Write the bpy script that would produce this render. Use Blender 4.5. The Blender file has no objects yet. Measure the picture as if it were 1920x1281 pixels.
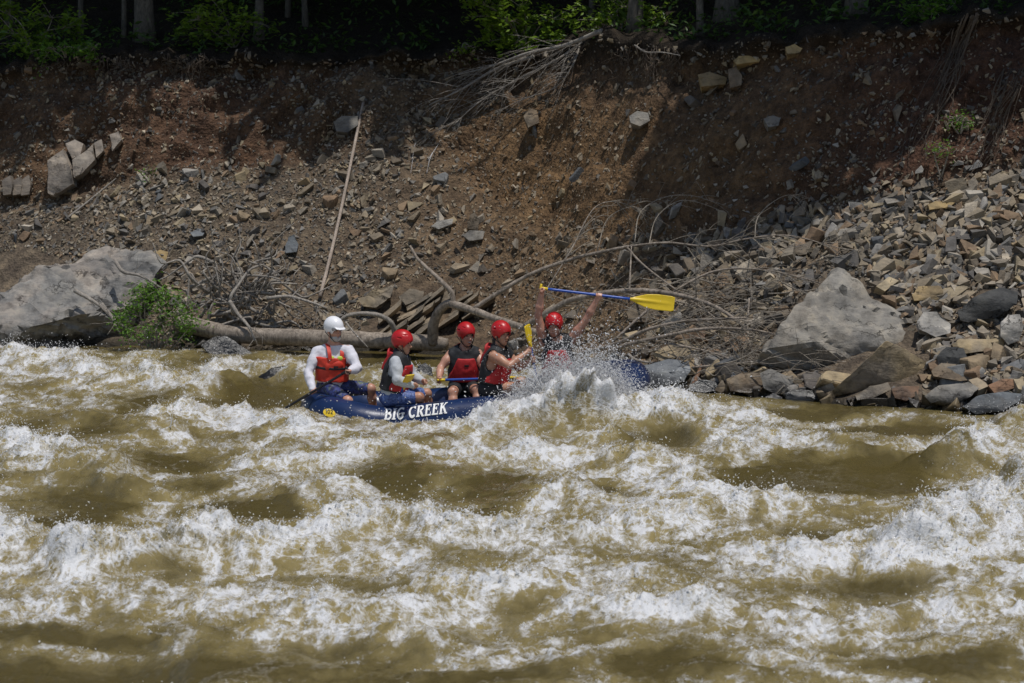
import bpy, bmesh, math, random
import numpy as np
from mathutils import Vector, Matrix, Quaternion
from mathutils.bvhtree import BVHTree

# ------------------------------------------------------------------ camera, sky, sun, exposure
scene = bpy.context.scene
C = scene.collection
CAM_H, F_PX, HORIZON = 4.25, 5000.0, 135.0            # metres above the river, focal length in photo pixels, horizon row
PITCH = math.atan((640.5 - HORIZON) / F_PX)
cam_data = bpy.data.cameras.new('camera')
cam = bpy.data.objects.new('camera', cam_data); C.objects.link(cam)
cam.location = (0, 0, CAM_H)
cam.rotation_euler = (math.pi / 2 - PITCH, 0, 0)
cam_data.sensor_width = 36.0
cam_data.lens = 36.0 * F_PX / 1920.0
cam_data.clip_end = 500
cam_data.dof.use_dof = True
cam_data.dof.focus_distance = 33.4
cam_data.dof.aperture_fstop = 3.6
scene.camera = cam

SUN_EL, SUN_AZ = math.radians(74), math.radians(140)    # azimuth from +Y (behind the bank) towards +X (right)
SUN = Vector((math.sin(SUN_AZ) * math.cos(SUN_EL), math.cos(SUN_AZ) * math.cos(SUN_EL), math.sin(SUN_EL)))
world = bpy.data.worlds.new('World'); scene.world = world; world.use_nodes = True
wn = world.node_tree.nodes; wl = world.node_tree.links
sky = wn.new('ShaderNodeTexSky'); sky.sky_type = 'NISHITA'; sky.sun_disc = False
sky.sun_elevation = SUN_EL; sky.sun_rotation = SUN_AZ
wn['Background'].inputs['Strength'].default_value = 0.085
wl.new(sky.outputs[0], wn['Background'].inputs['Color'])
sun_data = bpy.data.lights.new('sun', 'SUN'); sun_data.energy = 3.1; sun_data.angle = math.radians(0.53)
sun_data.color = (1.0, 0.965, 0.92)
sun = bpy.data.objects.new('sun', sun_data); C.objects.link(sun)
sun.rotation_euler = SUN.to_track_quat('Z', 'Y').to_euler()
scene.view_settings.view_transform = 'Standard'
scene.view_settings.look = 'None'
scene.view_settings.exposure = 0.0
scene.view_settings.gamma = 1.0
scene.render.engine = 'CYCLES'
scene.cycles.max_bounces = 5
scene.cycles.diffuse_bounces = 3
scene.cycles.glossy_bounces = 2
scene.cycles.transmission_bounces = 2
scene.cycles.transparent_max_bounces = 4
scene.cycles.use_denoising = True
scene.cycles.sample_clamp_indirect = 4.0

rnd = random.Random(11)
R = np.random.RandomState(5)

# ------------------------------------------------------------------ photo pixel -> direction; a distance always comes from what the thing touches
FWD = np.array([0, math.cos(PITCH), -math.sin(PITCH)]); UP = np.array([0, math.sin(PITCH), math.cos(PITCH)])
CAMP = np.array([0, 0, CAM_H])
def ray(px, py):
    return FWD + np.array([1.0, 0, 0]) * ((px - 960) / F_PX) + UP * ((640.5 - py) / F_PX)
def at(px, py, Y):
    d = ray(px, py); return CAMP + d * (Y / d[1])
def on_level(px, py, z=0.0):
    d = ray(px, py); return CAMP + d * ((z - CAM_H) / d[2])
def to_px(P):
    d = np.asarray(P, float) - CAMP; z = d @ FWD; return 960 + d[..., 0] / z * F_PX, 640.5 - (d @ UP) / z * F_PX
def V(a): return Vector((float(a[0]), float(a[1]), float(a[2])))

# ------------------------------------------------------------------ numpy noise
def _hash(ix, iy, iz, seed):
    n = (ix.astype(np.int64) * 374761393 + iy.astype(np.int64) * 668265263 + iz * 1440662683 + seed * 974711) & 0xffffffff
    n = ((n ^ (n >> 13)) * 1274126177) & 0xffffffff
    return (n ^ (n >> 16)) & 0xffffffff
_GX = np.cos(np.arange(16) * math.pi / 8); _GY = np.sin(np.arange(16) * math.pi / 8)
def pn2(x, y, seed=0):
    x = np.asarray(x, float); y = np.asarray(y, float)
    xi = np.floor(x); yi = np.floor(y); fx = x - xi; fy = y - yi
    u = fx * fx * fx * (fx * (fx * 6 - 15) + 10); v = fy * fy * fy * (fy * (fy * 6 - 15) + 10)
    def g(a, b):
        h = _hash(xi + a, yi + b, 0, seed) & 15
        return _GX[h] * (fx - a) + _GY[h] * (fy - b)
    n0 = g(0, 0); n0 += u * (g(1, 0) - n0)
    n1 = g(0, 1); n1 += u * (g(1, 1) - n1)
    return (n0 + v * (n1 - n0)) * 1.5
def fbm2(x, y, octv=4, seed=0, gain=.5):
    s = 0; a = 1.0; t = 0
    for o in range(octv):
        s = s + a * pn2(x, y, seed + o * 17); t += a; a *= gain
        x = np.asarray(x) * 2.03 + 3.1; y = np.asarray(y) * 2.03 - 1.7
    return s / t * 1.35
def ridge2(x, y, octv=4, seed=0, gain=.5):
    s = 0; a = 1.0; t = 0
    for o in range(octv):
        s = s + a * (1 - np.minimum(1, np.abs(pn2(x, y, seed + o * 17)) * 1.7)); t += a; a *= gain
        x = np.asarray(x) * 2.07 + 3.1; y = np.asarray(y) * 2.07 - 1.7
    return s / t
def vn3(p, seed=0):
    p = np.asarray(p, float); i = np.floor(p); f = p - i; w = f * f * (3 - 2 * f)
    out = 0
    for a in (0, 1):
        for b in (0, 1):
            for c in (0, 1):
                h = _hash(i[:, 0] + a, i[:, 1] + b, (i[:, 2] + c).astype(np.int64), seed) / 4294967295.0
                out = out + h * (w[:, 0] if a else 1 - w[:, 0]) * (w[:, 1] if b else 1 - w[:, 1]) * (w[:, 2] if c else 1 - w[:, 2])
    return out * 2 - 1
def fbm3(p, octv=4, seed=0, gain=.5):
    s = 0; a = 1.0; t = 0; p = np.asarray(p, float)
    for o in range(octv):
        s = s + a * vn3(p, seed + o * 31); t += a; a *= gain; p = p * 2.03 + 5.2
    return s / t
def sstep(a, b, x):
    t = np.clip((x - a) / (b - a), 0, 1); return t * t * (3 - 2 * t)

# ------------------------------------------------------------------ mesh helpers
def mesh_np(name, v, faces, smooth=True):
    """faces: int array (n,3) or (n,4), or a list of such arrays"""
    v = np.asarray(v, np.float32)
    fl = faces if isinstance(faces, list) else [faces]
    fl = [np.asarray(f, np.int32) for f in fl if len(f)]
    me = bpy.data.meshes.new(name)
    me.vertices.add(len(v)); me.vertices.foreach_set('co', v.ravel())
    loops = np.concatenate([f.ravel() for f in fl]); tot = np.concatenate([np.full(len(f), f.shape[1], np.int32) for f in fl])
    me.loops.add(len(loops)); me.loops.foreach_set('vertex_index', loops)
    me.polygons.add(len(tot))
    me.polygons.foreach_set('loop_start', np.concatenate([[0], np.cumsum(tot)[:-1]]).astype(np.int32))
    me.polygons.foreach_set('loop_total', tot)
    me.polygons.foreach_set('use_smooth', np.full(len(tot), smooth))
    me.update(calc_edges=True); me.validate()
    return me
def attr_f(me, name, arr):
    a = me.attributes.new(name, 'FLOAT', 'POINT'); a.data.foreach_set('value', np.asarray(arr, np.float32).ravel())
def attr_c(me, name, arr):
    arr = np.asarray(arr, np.float32)
    if arr.shape[1] == 3: arr = np.concatenate([arr, np.ones((len(arr), 1), np.float32)], 1)
    a = me.color_attributes.new(name, 'FLOAT_COLOR', 'POINT'); a.data.foreach_set('color', arr.ravel())
def link(name, me, mat=None, parent=None):
    o = bpy.data.objects.new(name, me); C.objects.link(o)
    if mat is not None and me is not None and not me.materials: me.materials.append(mat)
    if parent is not None: o.parent = parent
    return o
def tag(o, label=None, cat=None, group=None, kind=None):
    if label: o['label'] = label
    if cat: o['category'] = cat
    if group: o['group'] = group
    if kind: o['kind'] = kind
    return o
def empty(name, loc):
    o = bpy.data.objects.new(name, None); o.empty_display_size = .1; o.location = V(loc); C.objects.link(o); return o
def part(name, me, mat, parent):
    """a child mesh whose vertices are world coordinates"""
    o = link(name, me, mat, parent); o.matrix_parent_inverse = Matrix.Translation(parent.location).inverted(); return o
def spline(pts, n=8):
    """Catmull-Rom through 3-D points"""
    P = np.asarray(pts, float)
    if len(P) < 3: 
        t = np.linspace(0, 1, n + 1)[:, None]; return P[0] * (1 - t) + P[-1] * t
    Q = np.vstack([2 * P[0] - P[1], P, 2 * P[-1] - P[-2]]); out = []
    for i in range(1, len(Q) - 2):
        for k in range(n):
            t = k / n; a, b, c, d = Q[i - 1], Q[i], Q[i + 1], Q[i + 2]
            out.append(.5 * (2 * b + (c - a) * t + (2 * a - 5 * b + 4 * c - d) * t * t + (3 * b - 3 * c + d - a) * t ** 3))
    out.append(Q[-2]); return np.array(out)
def tube(pts, rad, seg=8, closed=False, rough=0.0, seed=0):
    """-> verts, quads, tris of a round tube along pts with a radius per point"""
    P = np.asarray(pts, float); n = len(P); rad = np.broadcast_to(np.asarray(rad, float), (n,))
    T = np.gradient(P, axis=0) if not closed else np.roll(P, -1, 0) - np.roll(P, 1, 0)
    T /= np.linalg.norm(T, axis=1)[:, None] + 1e-9
    ref = np.array([0, 0, 1.0]) if abs(T[0][2]) < .9 else np.array([1.0, 0, 0])
    U = np.zeros_like(P); u = np.cross(T[0], ref); u /= np.linalg.norm(u)
    for i in range(n):
        u = u - T[i] * np.dot(u, T[i]); u /= np.linalg.norm(u) + 1e-9; U[i] = u
    W = np.cross(T, U)
    a = np.arange(seg) * 2 * math.pi / seg
    v = P[:, None] + (U[:, None] * np.cos(a)[None, :, None] + W[:, None] * np.sin(a)[None, :, None]) * rad[:, None, None]
    v = v.reshape(-1, 3)
    if rough > 0:
        nn = fbm3(v / (rough * 6 + 1e-6), 2, seed); c = np.repeat(P, seg, 0); v = c + (v - c) * (1 + (nn * rough / (np.repeat(rad, seg) + 1e-6)).clip(-.5, .5))[:, None]
    m = n if closed else n - 1
    i = np.arange(m)[:, None]; j = np.arange(seg)[None]
    q = np.stack([i * seg + j, i * seg + (j + 1) % seg, ((i + 1) % n) * seg + (j + 1) % seg, ((i + 1) % n) * seg + j], -1).reshape(-1, 4)
    t = np.zeros((0, 3), int)
    if not closed:
        b = len(v); v = np.vstack([v, P[0], P[-1]]); jj = np.arange(seg); k = (n - 1) * seg
        t = np.vstack([np.stack([np.full(seg, b), (jj + 1) % seg, jj], 1), np.stack([np.full(seg, b + 1), k + jj, k + (jj + 1) % seg], 1)])
    return v, q, t
class Soup:
    """collects pieces of one part"""
    def __init__(s): s.v = []; s.q = []; s.t = []; s.n = 0
    def add(s, v, q=None, t=None):
        s.v.append(np.asarray(v, float))
        if q is not None and len(q): s.q.append(np.asarray(q) + s.n)
        if t is not None and len(t): s.t.append(np.asarray(t) + s.n)
        s.n += len(v)
    def tube(s, pts, rad, seg=6, **k): s.add(*tube(pts, rad, seg, **k))
    def mesh(s, name, smooth=True):
        fl = []
        if s.q: fl.append(np.vstack(s.q))
        if s.t: fl.append(np.vstack(s.t))
        return mesh_np(name, np.vstack(s.v), fl, smooth)

# ------------------------------------------------------------------ materials
def new_mat(name):
    m = bpy.data.materials.new(name); m.use_nodes = True
    nt = m.node_tree; return m, nt, nt.nodes['Principled BSDF']
def nd(nt, typ, ins=None, **props):
    n = nt.nodes.new(typ)
    for k, v in props.items(): setattr(n, k, v)
    for k, v in (ins or {}).items():
        if hasattr(v, 'is_linked') or isinstance(v, bpy.types.NodeSocket): nt.links.new(v, n.inputs[k])
        else: n.inputs[k].default_value = v
    return n
def noise(nt, vec, scale, detail=4, rough=.55, dist=0.0):
    return nd(nt, 'ShaderNodeTexNoise', {'Vector': vec, 'Scale': scale, 'Detail': detail, 'Roughness': rough, 'Distortion': dist})
def mixc(nt, fac, a, b, typ='MIX'):
    n = nt.nodes.new('ShaderNodeMix'); n.data_type = 'RGBA'; n.blend_type = typ
    for sock, v in ((n.inputs[0], fac), (n.inputs[6], a), (n.inputs[7], b)):
        if isinstance(v, bpy.types.NodeSocket): nt.links.new(v, sock)
        else: sock.default_value = v if not isinstance(v, tuple) or len(v) == 4 else (*v, 1)
    return n.outputs[2]
def ramp(nt, fac, stops, interp='LINEAR'):
    n = nt.nodes.new('ShaderNodeValToRGB'); n.color_ramp.interpolation = interp
    nt.links.new(fac, n.inputs[0]); e = n.color_ramp.elements
    while len(e) < len(stops): e.new(.5)
    for el, (p, c) in zip(e, stops):
        el.position = p; el.color = c if len(c) == 4 else (*c, 1)
    return n.outputs[0]
def math_(nt, op, a, b=None, c=None):
    n = nt.nodes.new('ShaderNodeMath'); n.operation = op
    for i, v in enumerate((a, b, c)):
        if v is None: continue
        if isinstance(v, bpy.types.NodeSocket): nt.links.new(v, n.inputs[i])
        else: n.inputs[i].default_value = v
    return n.outputs[0]
def bump(nt, height, strength=.5, dist=.02, normal=None):
    n = nd(nt, 'ShaderNodeBump', {'Height': height, 'Strength': strength, 'Distance': dist})
    if normal is not None: nt.links.new(normal, n.inputs['Normal'])
    return n.outputs[0]
def pos(nt): return nt.nodes.new('ShaderNodeNewGeometry').outputs['Position']
def objco(nt): return nt.nodes.new('ShaderNodeTexCoord').outputs['Object']
def plain(name, col, rough=.5, var=.15, scale=30, bmp=.15, spec=.5, metallic=0, coat=0, dist=.004):
    """a one-colour material with a little mottling, grain and relief"""
    m, nt, b = new_mat(name); p = objco(nt)
    n1 = noise(nt, p, scale, 5, .6); n2 = noise(nt, p, scale * .17, 3)
    k = math_(nt, 'ADD', math_(nt, 'MULTIPLY', n1.outputs[0], .5), math_(nt, 'MULTIPLY', n2.outputs[0], .5))
    dark = tuple(c * (1 - var) for c in col); light = tuple(min(1, c * (1 + var)) for c in col)
    nt.links.new(ramp(nt, k, [(.3, dark), (.7, light)]), b.inputs['Base Color'])
    b.inputs['Roughness'].default_value = rough; b.inputs['Specular IOR Level'].default_value = spec
    b.inputs['Metallic'].default_value = metallic; b.inputs['Coat Weight'].default_value = coat
    if bmp: nt.links.new(bump(nt, n1.outputs[0], bmp, dist), b.inputs['Normal'])
    return m
# ================================================================== the far bank: talus, scarp and forest floor
WL = np.array([[-700, 600], [0, 640], [330, 655], [600, 657], [900, 664], [1080, 690], [1250, 728], [1450, 748], [1700, 768], [1920, 775], [2600, 790]], float)
_k = lambda py: ray(960, py)[2] / ray(960, py)[1]
T1 = np.array([[-700, 420], [0, 395], [150, 365], [300, 320], [480, 330], [640, 290], [800, 270], [950, 400], [1100, 440], [1250, 455], [1400, 430], [1600, 385], [1760, 350], [1920, 318], [2600, 200]], float)
T2 = np.array([[-700, 120], [0, 118], [200, 100], [420, 98], [600, 106], [850, 100], [980, 96], [1120, 66], [1230, 76], [1330, 84], [1500, 62], [1700, 42], [1920, 12], [2600, -60]], float)
A1 = np.array([[-700, 34], [0, 34], [600, 37], [800, 38], [1000, 31], [1250, 29], [1500, 30], [1920, 33], [2600, 34]], float)
A2 = np.array([[-700, 56], [0, 56], [300, 54], [600, 50], [800, 48], [1000, 46], [1200, 50], [1500, 58], [1920, 62], [2600, 62]], float)
def smooth_interp(u, T, w=60):
    return np.mean([np.interp(u + d, T[:, 0], T[:, 1]) for d in np.linspace(-w, w, 7)], 0)
NU = 380; RU, RT, RS, RF = 10, 105, 105, 36
u = np.linspace(-620, 2540, NU)
kwl = np.array([_k(p) for p in smooth_interp(u, WL)]); k1 = np.array([_k(p) for p in smooth_interp(u, T1)]); k2 = np.array([_k(p) for p in smooth_interp(u, T2, 25)])
ta1 = np.tan(np.radians(smooth_interp(u, A1))); ta2 = np.tan(np.radians(smooth_interp(u, A2)))
Yw = -CAM_H / kwl
Y1 = (CAM_H + Yw * ta1) / (ta1 - k1); Z1 = (Y1 - Yw) * ta1
Y2 = (CAM_H - Z1 + Y1 * ta2) / (ta2 - k2); Z2 = Z1 + (Y2 - Y1) * ta2
YY = []; ZZ = []; VV = []
for r in range(RU): f = 1 - r / RU; YY.append(Yw - 1.6 * f); ZZ.append(-.9 * f + 0 * Yw); VV.append(-f)
for r in range(RT): f = r / RT; YY.append(Yw + (Y1 - Yw) * f); ZZ.append(Z1 * f - .10 * np.sin(math.pi * f) * Z1); VV.append(f)
for r in range(RS): f = r / RS; g = f ** 1.0; YY.append(Y1 + (Y2 - Y1) * g); ZZ.append(Z1 + (Z2 - Z1) * f); VV.append(1 + f)
for r in range(RF): f = (r / (RF - 1)) ** 1.7; YY.append(Y2 + 26 * f); ZZ.append(Z2 + 26 * f * (.10 + .40 * min(1, f * 2.2))); VV.append(2 + f)
YY = np.array(YY); ZZ = np.array(ZZ); VV = np.repeat(np.array(VV)[:, None], NU, 1); UU = np.repeat(u[None], len(YY), 0)
XX = YY * (UU - 960) / F_PX
nrow = len(YY)
# relief: lumps, erosion gullies on the scarp, a ragged overhanging lip
P3 = np.stack([XX, YY, ZZ], -1).reshape(-1, 3)
scarp = sstep(.85, 1.15, VV) * (1 - sstep(1.98, 2.05, VV)); talus = sstep(-.1, .05, VV) * (1 - sstep(.9, 1.1, VV))
mid = np.exp(-((UU - 1000) / 330) ** 2)
lump = fbm3(P3 / 1.3, 4, 3).reshape(XX.shape); small = fbm3(P3 / .33, 4, 9).reshape(XX.shape)
slant = XX * .9 - (VV - 1) * 1.5
gul = ridge2(slant / .62 + .35 * lump, VV * .45, 4, 21) - .55
blocks = np.floor(fbm3(P3 * np.array([1 / .8, 1 / .8, 1 / .35]), 2, 40).reshape(XX.shape) * 5) / 5
d = lump * (.10 + .17 * scarp) + small * (.05 + .07 * scarp) + scarp * (gul * .30 + blocks * .14) + talus * (1 - mid) * .04 * ridge2(XX / .5, YY / .5, 3, 5)
d += mid * sstep(.3, .9, VV) * (1 - sstep(1.7, 2, VV)) * (ridge2(slant / .8, VV * .5, 3, 33) - .5) * .20
d *= sstep(-.5, .12, VV) * .85 + .15
lipn = fbm2(XX / .7, XX * 0 + 2.2, 4, 70)
lip = np.exp(-((VV - 1.97) / .05) ** 2) * (.22 + .30 * lipn) - np.exp(-((VV - 1.80) / .08) ** 2) * (.16 + .18 * lipn)
edge_rag = np.exp(-((VV - 2.0) / .06) ** 2) * fbm2(XX / .45, XX * 0 + 7.7, 4, 90) * .12
nrm_y = -np.where(VV < 1, .5, np.where(VV < 2, .80, .1)); nrm_z = np.where(VV < 1, .86, np.where(VV < 2, .6, 1.0))
YY = YY + d * nrm_y - lip; ZZ = ZZ + d * nrm_z + edge_rag
XX = XX + scarp * small * .05
BV = np.stack([XX, YY, ZZ], -1).reshape(-1, 3)
ii = np.arange(nrow - 1)[:, None]; jj = np.arange(NU - 1)[None]
BQ = np.stack([ii * NU + jj, ii * NU + jj + 1, (ii + 1) * NU + jj + 1, (ii + 1) * NU + jj], -1).reshape(-1, 4)
bank_me = mesh_np('river_bank', BV, BQ, True)
# soil tone: ochre subsoil in the middle, red-brown right and left, grey rubble in the talus, black humus at the top
ochre = np.exp(-((UU - 1060) / 230) ** 2) * sstep(.15, .5, VV) * (1 - sstep(1.55, 1.8, VV)) + .55 * np.exp(-((UU - 1480) / 170) ** 2) * np.exp(-((VV - 1.35) / .3) ** 2)
ochre = np.clip(ochre + .35 * fbm3(BV / .9, 3, 61).reshape(XX.shape), 0, 1)
red = np.clip(sstep(1300, 1800, UU) * scarp + .6 * scarp * np.exp(-((UU - 380) / 260) ** 2) + .3 * fbm3(BV / 1.1, 3, 77).reshape(XX.shape), 0, 1) * scarp
humus = sstep(1.80, 1.97, VV + .06 * lump)
rub = np.clip(talus * (1 - .7 * mid) + .5 * np.exp(-((UU - 740) / 90) ** 2) * scarp, 0, 1)
col = np.array([.115, .078, .050])[None, None] * np.ones(XX.shape)[..., None]
def mx(col, c, f): return col * (1 - f[..., None]) + np.array(c) * f[..., None]
col = mx(col, (.17, .108, .056), ochre * .85); col = mx(col, (.088, .046, .033), red * .8); col = mx(col, (.145, .125, .10), rub * .75); col = mx(col, (.028, .022, .016), humus)
wetline = (1 - sstep(.0, .07, VV + .03 * small)); col = mx(col, (.035, .032, .026), wetline)
attr_c(bank_me, 'tone', col.reshape(-1, 3))
m, nt, b = new_mat('bank_soil'); p = pos(nt)
a = nd(nt, 'ShaderNodeAttribute', attribute_name='tone').outputs['Color']
n1 = noise(nt, p, 9, 8, .68); n2 = noise(nt, p, 2.2, 4, .6); vo = nd(nt, 'ShaderNodeTexVoronoi', {'Vector': p, 'Scale': 22.0, 'Randomness': 1.0})
vo2 = nd(nt, 'ShaderNodeTexVoronoi', {'Vector': p, 'Scale': 48.0, 'Randomness': 1.0})
c = mixc(nt, 1.0, a, ramp(nt, n1.outputs[0], [(.32, (.45, .43, .42)), (.5, (.95, .93, .9)), (.72, (1.65, 1.55, 1.4))]), 'MULTIPLY')
c = mixc(nt, 1.0, c, ramp(nt, n2.outputs[0], [(.35, (.72, .70, .70)), (.65, (1.25, 1.22, 1.15))]), 'MULTIPLY')
chips = math_(nt, 'LESS_THAN', vo2.outputs['Distance'], .16)
c = mixc(nt, math_(nt, 'MULTIPLY', chips, .6), c, mixc(nt, vo2.outputs['Color'], (.10, .10, .10), (.34, .29, .22)))
nt.links.new(c, b.inputs['Base Color']); b.inputs['Roughness'].default_value = .92; b.inputs['Specular IOR Level'].default_value = .2
h = math_(nt, 'ADD', math_(nt, 'MULTIPLY', n1.outputs[0], 1.2), math_(nt, 'MULTIPLY', vo.outputs['Distance'], -.5))
nt.links.new(bump(nt, h, .9, .06), b.inputs['Normal'])
MAT_SOIL = m
bank = link('river_bank', bank_me, MAT_SOIL); tag(bank, 'eroded brown river bank of soil and loose stones below the wood', 'bank', kind='structure')
tree_bvh = BVHTree.FromPolygons([tuple(x) for x in BV], [tuple(q) for q in BQ.tolist()])
_n = np.zeros(len(BV) * 3, np.float32); bank_me.vertices.foreach_get('normal', _n); BNRM = _n.reshape(-1, 3)
def hit(px, py, off=0.0):
    """where the line of sight meets the bank; off brings the point that many metres out from it, towards the river"""
    d = ray(px, py); r = tree_bvh.ray_cast(V(CAMP), V(d))
    if r[0] is None: return at(px, py, 46 - off)
    return at(px, py, r[0].y - off)
def ground(x, y):
    r = tree_bvh.ray_cast(Vector((x, y, 60)), Vector((0, 0, -1))); return r[0].z if r[0] is not None else 0.0

# ================================================================== the wood on top of the bank
def leaf_cloud(n, centers, spread, size, rs, flat=.6):
    """n leaf-sized two-triangle faces gathered in clumps"""
    ctr = np.asarray(centers)[rs.randint(0, len(centers), n)]
    p = ctr + rs.normal(size=(n, 3)) * spread
    dn = rs.normal(size=(n, 3)); dn[:, 2] = np.abs(dn[:, 2]) + flat; dn /= np.linalg.norm(dn, axis=1)[:, None]
    t = np.cross(dn, rs.normal(size=(n, 3))); t /= np.linalg.norm(t, axis=1)[:, None] + 1e-9; w = np.cross(dn, t)
    s = size * (0.6 + .8 * rs.rand(n))[:, None]
    v = np.stack([p - t * s, p + w * s * .42 + dn * s * .12, p + t * s, p - w * s * .42 + dn * s * .12], 1).reshape(-1, 3)
    return v, np.arange(n * 4).reshape(-1, 4)
def leaf_mat(name, c0, c1, trans=.35):
    m, nt, b = new_mat(name); oi = nt.nodes.new('ShaderNodeNewGeometry')
    c = ramp(nt, oi.outputs['Random Per Island'], [(0, c0), (.6, c1), (1, tuple(x * 1.25 for x in c1))])
    nt.links.new(c, b.inputs['Base Color']); b.inputs['Roughness'].default_value = .45; b.inputs['Specular IOR Level'].default_value = .4
    tr = nd(nt, 'ShaderNodeBsdfTranslucent', {'Color': c}); mixs = nd(nt, 'ShaderNodeMixShader', {0: trans})
    nt.links.new(b.outputs[0], mixs.inputs[1]); nt.links.new(tr.outputs[0], mixs.inputs[2])
    nt.links.new(mixs.outputs[0], nt.nodes['Material Output'].inputs['Surface']); return m
MAT_LEAF = leaf_mat('canopy_leaf', (.030, .060, .012), (.055, .105, .020), .25)
MAT_SPRAY_LEAF = leaf_mat('young_leaf', (.11, .19, .018), (.20, .31, .03), .5)
MAT_BUSH = leaf_mat('bush_leaf', (.06, .14, .015), (.12, .24, .025), .4)
def bark_mat(name, c0, c1, sc=7):
    m, nt, b = new_mat(name); p = pos(nt)
    mp = nd(nt, 'ShaderNodeMapping', {'Vector': p, 'Scale': (sc, sc, sc * .35)})
    n1 = noise(nt, mp.outputs[0], 4, 7, .65, .6); n2 = noise(nt, p, 3, 3)
    c = mixc(nt, 1.0, ramp(nt, n1.outputs[0], [(.3, c0), (.65, c1)]), ramp(nt, n2.outputs[0], [(.3, (.7, .7, .7)), (.7, (1.2, 1.2, 1.2))]), 'MULTIPLY')
    nt.links.new(c, b.inputs['Base Color']); b.inputs['Roughness'].default_value = .85
    nt.links.new(bump(nt, n1.outputs[0], .8, .03), b.inputs['Normal']); return m
MAT_BARK = bark_mat('bark', (.05, .043, .034), (.16, .14, .11))
MAT_DEADWOOD = bark_mat('dead_wood', (.10, .078, .058), (.37, .31, .25), 5)
MAT_TWIG = bark_mat('dry_twig', (.17, .14, .11), (.40, .35, .28), 14)
MAT_GREYWOOD = bark_mat('weathered_wood', (.16, .14, .12), (.40, .36, .31), 10)
MAT_ROOT = bark_mat('root', (.05, .037, .027), (.16, .12, .085), 12)
crown_meshes = []
for k in range(3):
    rs = np.random.RandomState(100 + k)
    cen = rs.normal(size=(46, 3)); cen /= np.linalg.norm(cen, axis=1)[:, None]; cen *= (rs.rand(46, 1) ** .4) * np.array([3.3, 3.0, 2.6])
    v, q = leaf_cloud(3600, cen, .50, .24, rs)
    me = mesh_np('crown', v, q, False); me.materials.append(MAT_LEAF); crown_meshes.append(me)
# trunks that the photograph shows: pixel column, metres behind the edge, radius, words
TREES = [(20, 3.2, .07, 'slim dark tree at the far left of the wood'),
         (152, 2.2, .05, 'thin tree left of the pale thin stem in the wood'),
         (234, 1.6, .045, 'thin pale stem just left of the thick tree in the wood'),
         (272, 1.2, .16, 'thick pale tree at the left edge of the bank top'),
         (352, 5.0, .10, 'dark tree right behind the thick pale tree'),
         (486, 1.6, .08, 'slender tree behind the yellow-green leaves left of centre'),
         (541, 3.2, .05, 'thin tree right of the slender tree left of centre'),
         (574, 2.6, .05, 'thin leaning tree left of centre, nearest the bare middle'),
         (760, 6.0, .14, 'dark tree deep in the wood above the leaning pole'),
         (905, 5.0, .12, 'dark tree behind the bright green sapling'),
         (1109, 1.9, .045, 'thin pale stem between the sapling and the mossy tree'),
         (1190, .9, .11, 'mottled grey tree at the edge over the hanging roots'),
         (1313, 1.0, .055, 'slim brown tree right of the mottled grey tree'),
         (1362, 2.2, .17, 'thick dark tree right of the slim brown tree'),
         (1606, 1.4, .14, 'stout tree at the right of the bank top'),
         (1762, 2.0, .05, 'thin tree rightmost on the bank top')]
def tree(px, back, r, label, i):
    rs = np.random.RandomState(300 + i)
    top = hit(px, float(np.interp(px, T2[:, 0], T2[:, 1])) + 6); y = top[1] + .25 + back; x = top[0] * y / top[1]; z = ground(x, y)
    t = empty('forest_tree', (x, y, z - .1)); tag(t, label, 'tree', 'trees of the wood on the bank top')
    hgt = 8.5 + rs.rand() * 3.5 + min(r, .16) * 10
    lean = np.array([rs.normal() * .25, -.25 - rs.rand() * .3, 0])
    pts = [np.array([x, y, z - .15]) + lean * (f ** 1.6) * 1.4 + np.array([rs.normal() * .05 * f, 0, hgt * f]) for f in np.linspace(0, 1, 7)]
    P = spline(pts, 4); f = np.linspace(0, 1, len(P)); rad = r * (1 - .78 * f) * (1 + .55 * np.exp(-f * 30))
    s = Soup(); s.tube(P, rad, 10, rough=r * .25, seed=i); part('trunk', s.mesh('trunk'), MAT_BARK, t)
    for k in range(5):
        s = Soup(); f0 = .42 + .11 * k; p0 = P[int(f0 * (len(P) - 1))]; a = rs.rand() * 6.28; L = 1.6 + rs.rand() * 1.6
        dirv = np.array([math.cos(a), math.sin(a) - .25, .55]); s.tube(spline([p0, p0 + dirv * L * .5 + [0, 0, -.1], p0 + dirv * L], 4), np.linspace(r * .35, .012, 9), 6)
        part('limb', s.mesh('limb'), MAT_BARK, t)
    c = bpy.data.objects.new('crown', crown_meshes[i % 3]); C.objects.link(c); c.parent = t
    c.location = V(P[-1] - np.array([x, y, z - .1]) + np.array([0, 4.4 if 900 < px < 1700 else .9, -1.0])); c.rotation_euler = (0, 0, rs.rand() * 6); c.scale = ((.72 + .2 * rs.rand()) * (1 if r > .07 else .5),) * 3
for i, tr in enumerate(TREES): tree(*tr, i)
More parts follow.
